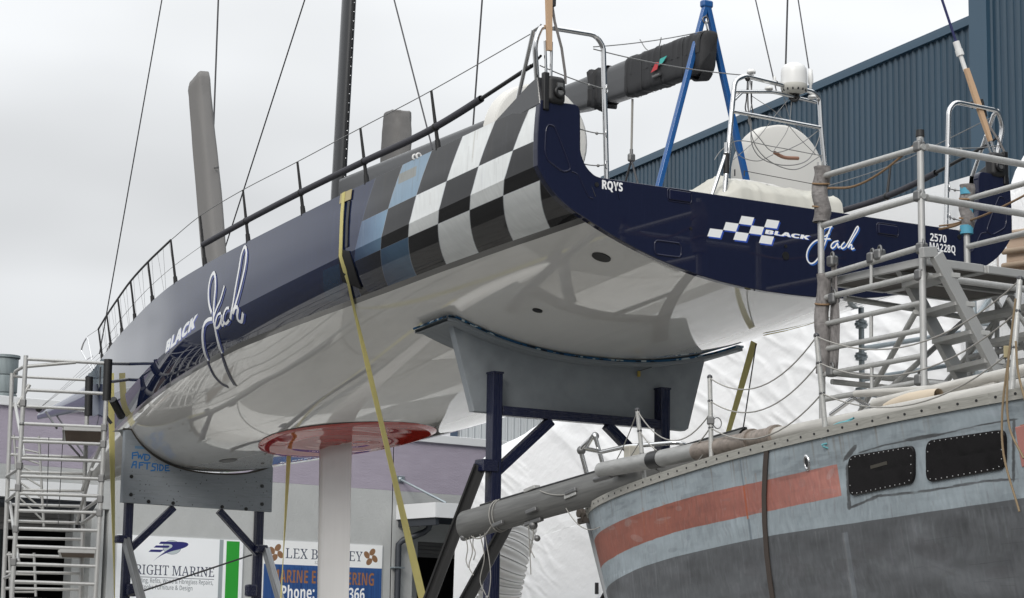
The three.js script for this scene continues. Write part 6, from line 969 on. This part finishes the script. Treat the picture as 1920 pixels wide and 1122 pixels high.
  mesh('tape', cyl(pt(0.74), pt(0.88), 0.060, 0.060, 18), black, ls); mesh('spar_end', [ball(pt(0), 0.05, 12), cyl(pt(-0.1).add(V(0, -0.06, 0)), pt(0.15).add(V(0, -0.05, 0)), 0.02)], clampM, ls);
  const pole2 = thing('spare_tubes', 'bundle of pale tubes and wrapped canvas on the steel yacht deck', 'tubes', pt(4.2));
  mesh('tube', cyl(onPlane(1605, 739, X(0, -0.25, 0), St), onPlane(1870, 722, X(0, -0.1, 0), St), 0.024), pale, pole2); mesh('tube', cyl(onPlane(1640, 758, X(0, -0.1, 0), St), onPlane(1940, 690, X(0, -0.1, 0), St), 0.036), pale, pole2); mesh('tube', bent([onPlane(1558, 778, X(0, -0.3, 0), St), onPlane(1602, 746, X(0, -0.3, 0), St), onPlane(1650, 774, X(0, -0.1, 0), St)], 0.016, 0.05), steel, pole2);
  const r0 = onPlane(1660, 764, X(0, 0.25, 0), St), r1 = onPlane(1762, 742, X(0, 0.25, 0), St);
  mesh('canvas_roll', grid(20, 12, (u, w) => { const a = u * Math.PI * 2, r = mix(0.022, 0.055, Math.sin(w * 2.6)) * (0.9 + 0.3 * fbm(u * 5, w * 6, 3, 5)); return r0.clone().lerp(r1, w).addScaledVector(Up, Math.sin(a) * r).addScaledVector(St, Math.cos(a) * r); }), M(0.52, 0.44, 0.34, 0.85), pole2);
  const tz = thing('blue_twine', 'turquoise twine knotted along the steel yacht toe rail', 'rope', stan[2][0]);
  const k0 = stan[2][0].clone().lerp(stan[2][1], 0.06); const tw = M(0.13, 0.36, 0.40, 0.8);
  mesh('twine', [rope([k0, find(1575, 792).p.clone().addScaledVector(Up, 0.05), find(1620, 790).p.clone().addScaledVector(Up, 0.03)], 0.007, 5), rope([k0.clone().add(V(0, .02, 0)), k0.clone().add(V(0.06, -.06, 0.05)), k0.clone().add(V(-0.03, -.09, 0.05)), k0.clone().add(V(0.05, -.12, 0.06))], 0.006, 5), rope([k0, find(1600, 790).p.clone().addScaledVector(Up, 0.06)], 0.006, 5), rope([find(1830, 752).p, find(1855, 742).p.clone().addScaledVector(Up, 0.03), find(1875, 742).p], 0.007, 5)], tw, tz);
  const cord = thing('hanging_cords', 'thin brown cords hanging from the last stanchion over the dark window', 'cord', stan[3][0]);
  mesh('cord', [[[1905, 560], [1893, 660], [1880, 770], [1882, 850], [1912, 960]], [[1900, 600], [1890, 700], [1893, 800], [1920, 860]], [[1905, 640], [1910, 700], [1925, 760]]].map((l) => rope(l.map(([x, y]) => onPlane(x, y, stan[3][0].clone().addScaledVector(St, -0.12), St)), 0.006, 5)), M(0.24, 0.18, 0.11, 0.9), cord);
  mesh('tag', new RoundedBoxGeometry(0.03, 0.06, 0.012, 1, 0.004).translate(...onPlane(1888, 660, stan[3][0].clone().addScaledVector(St, -0.12), St).toArray()), M(0.35, 0.30, 0.18, 0.8), cord);
}

renderer.render(scene, camera);
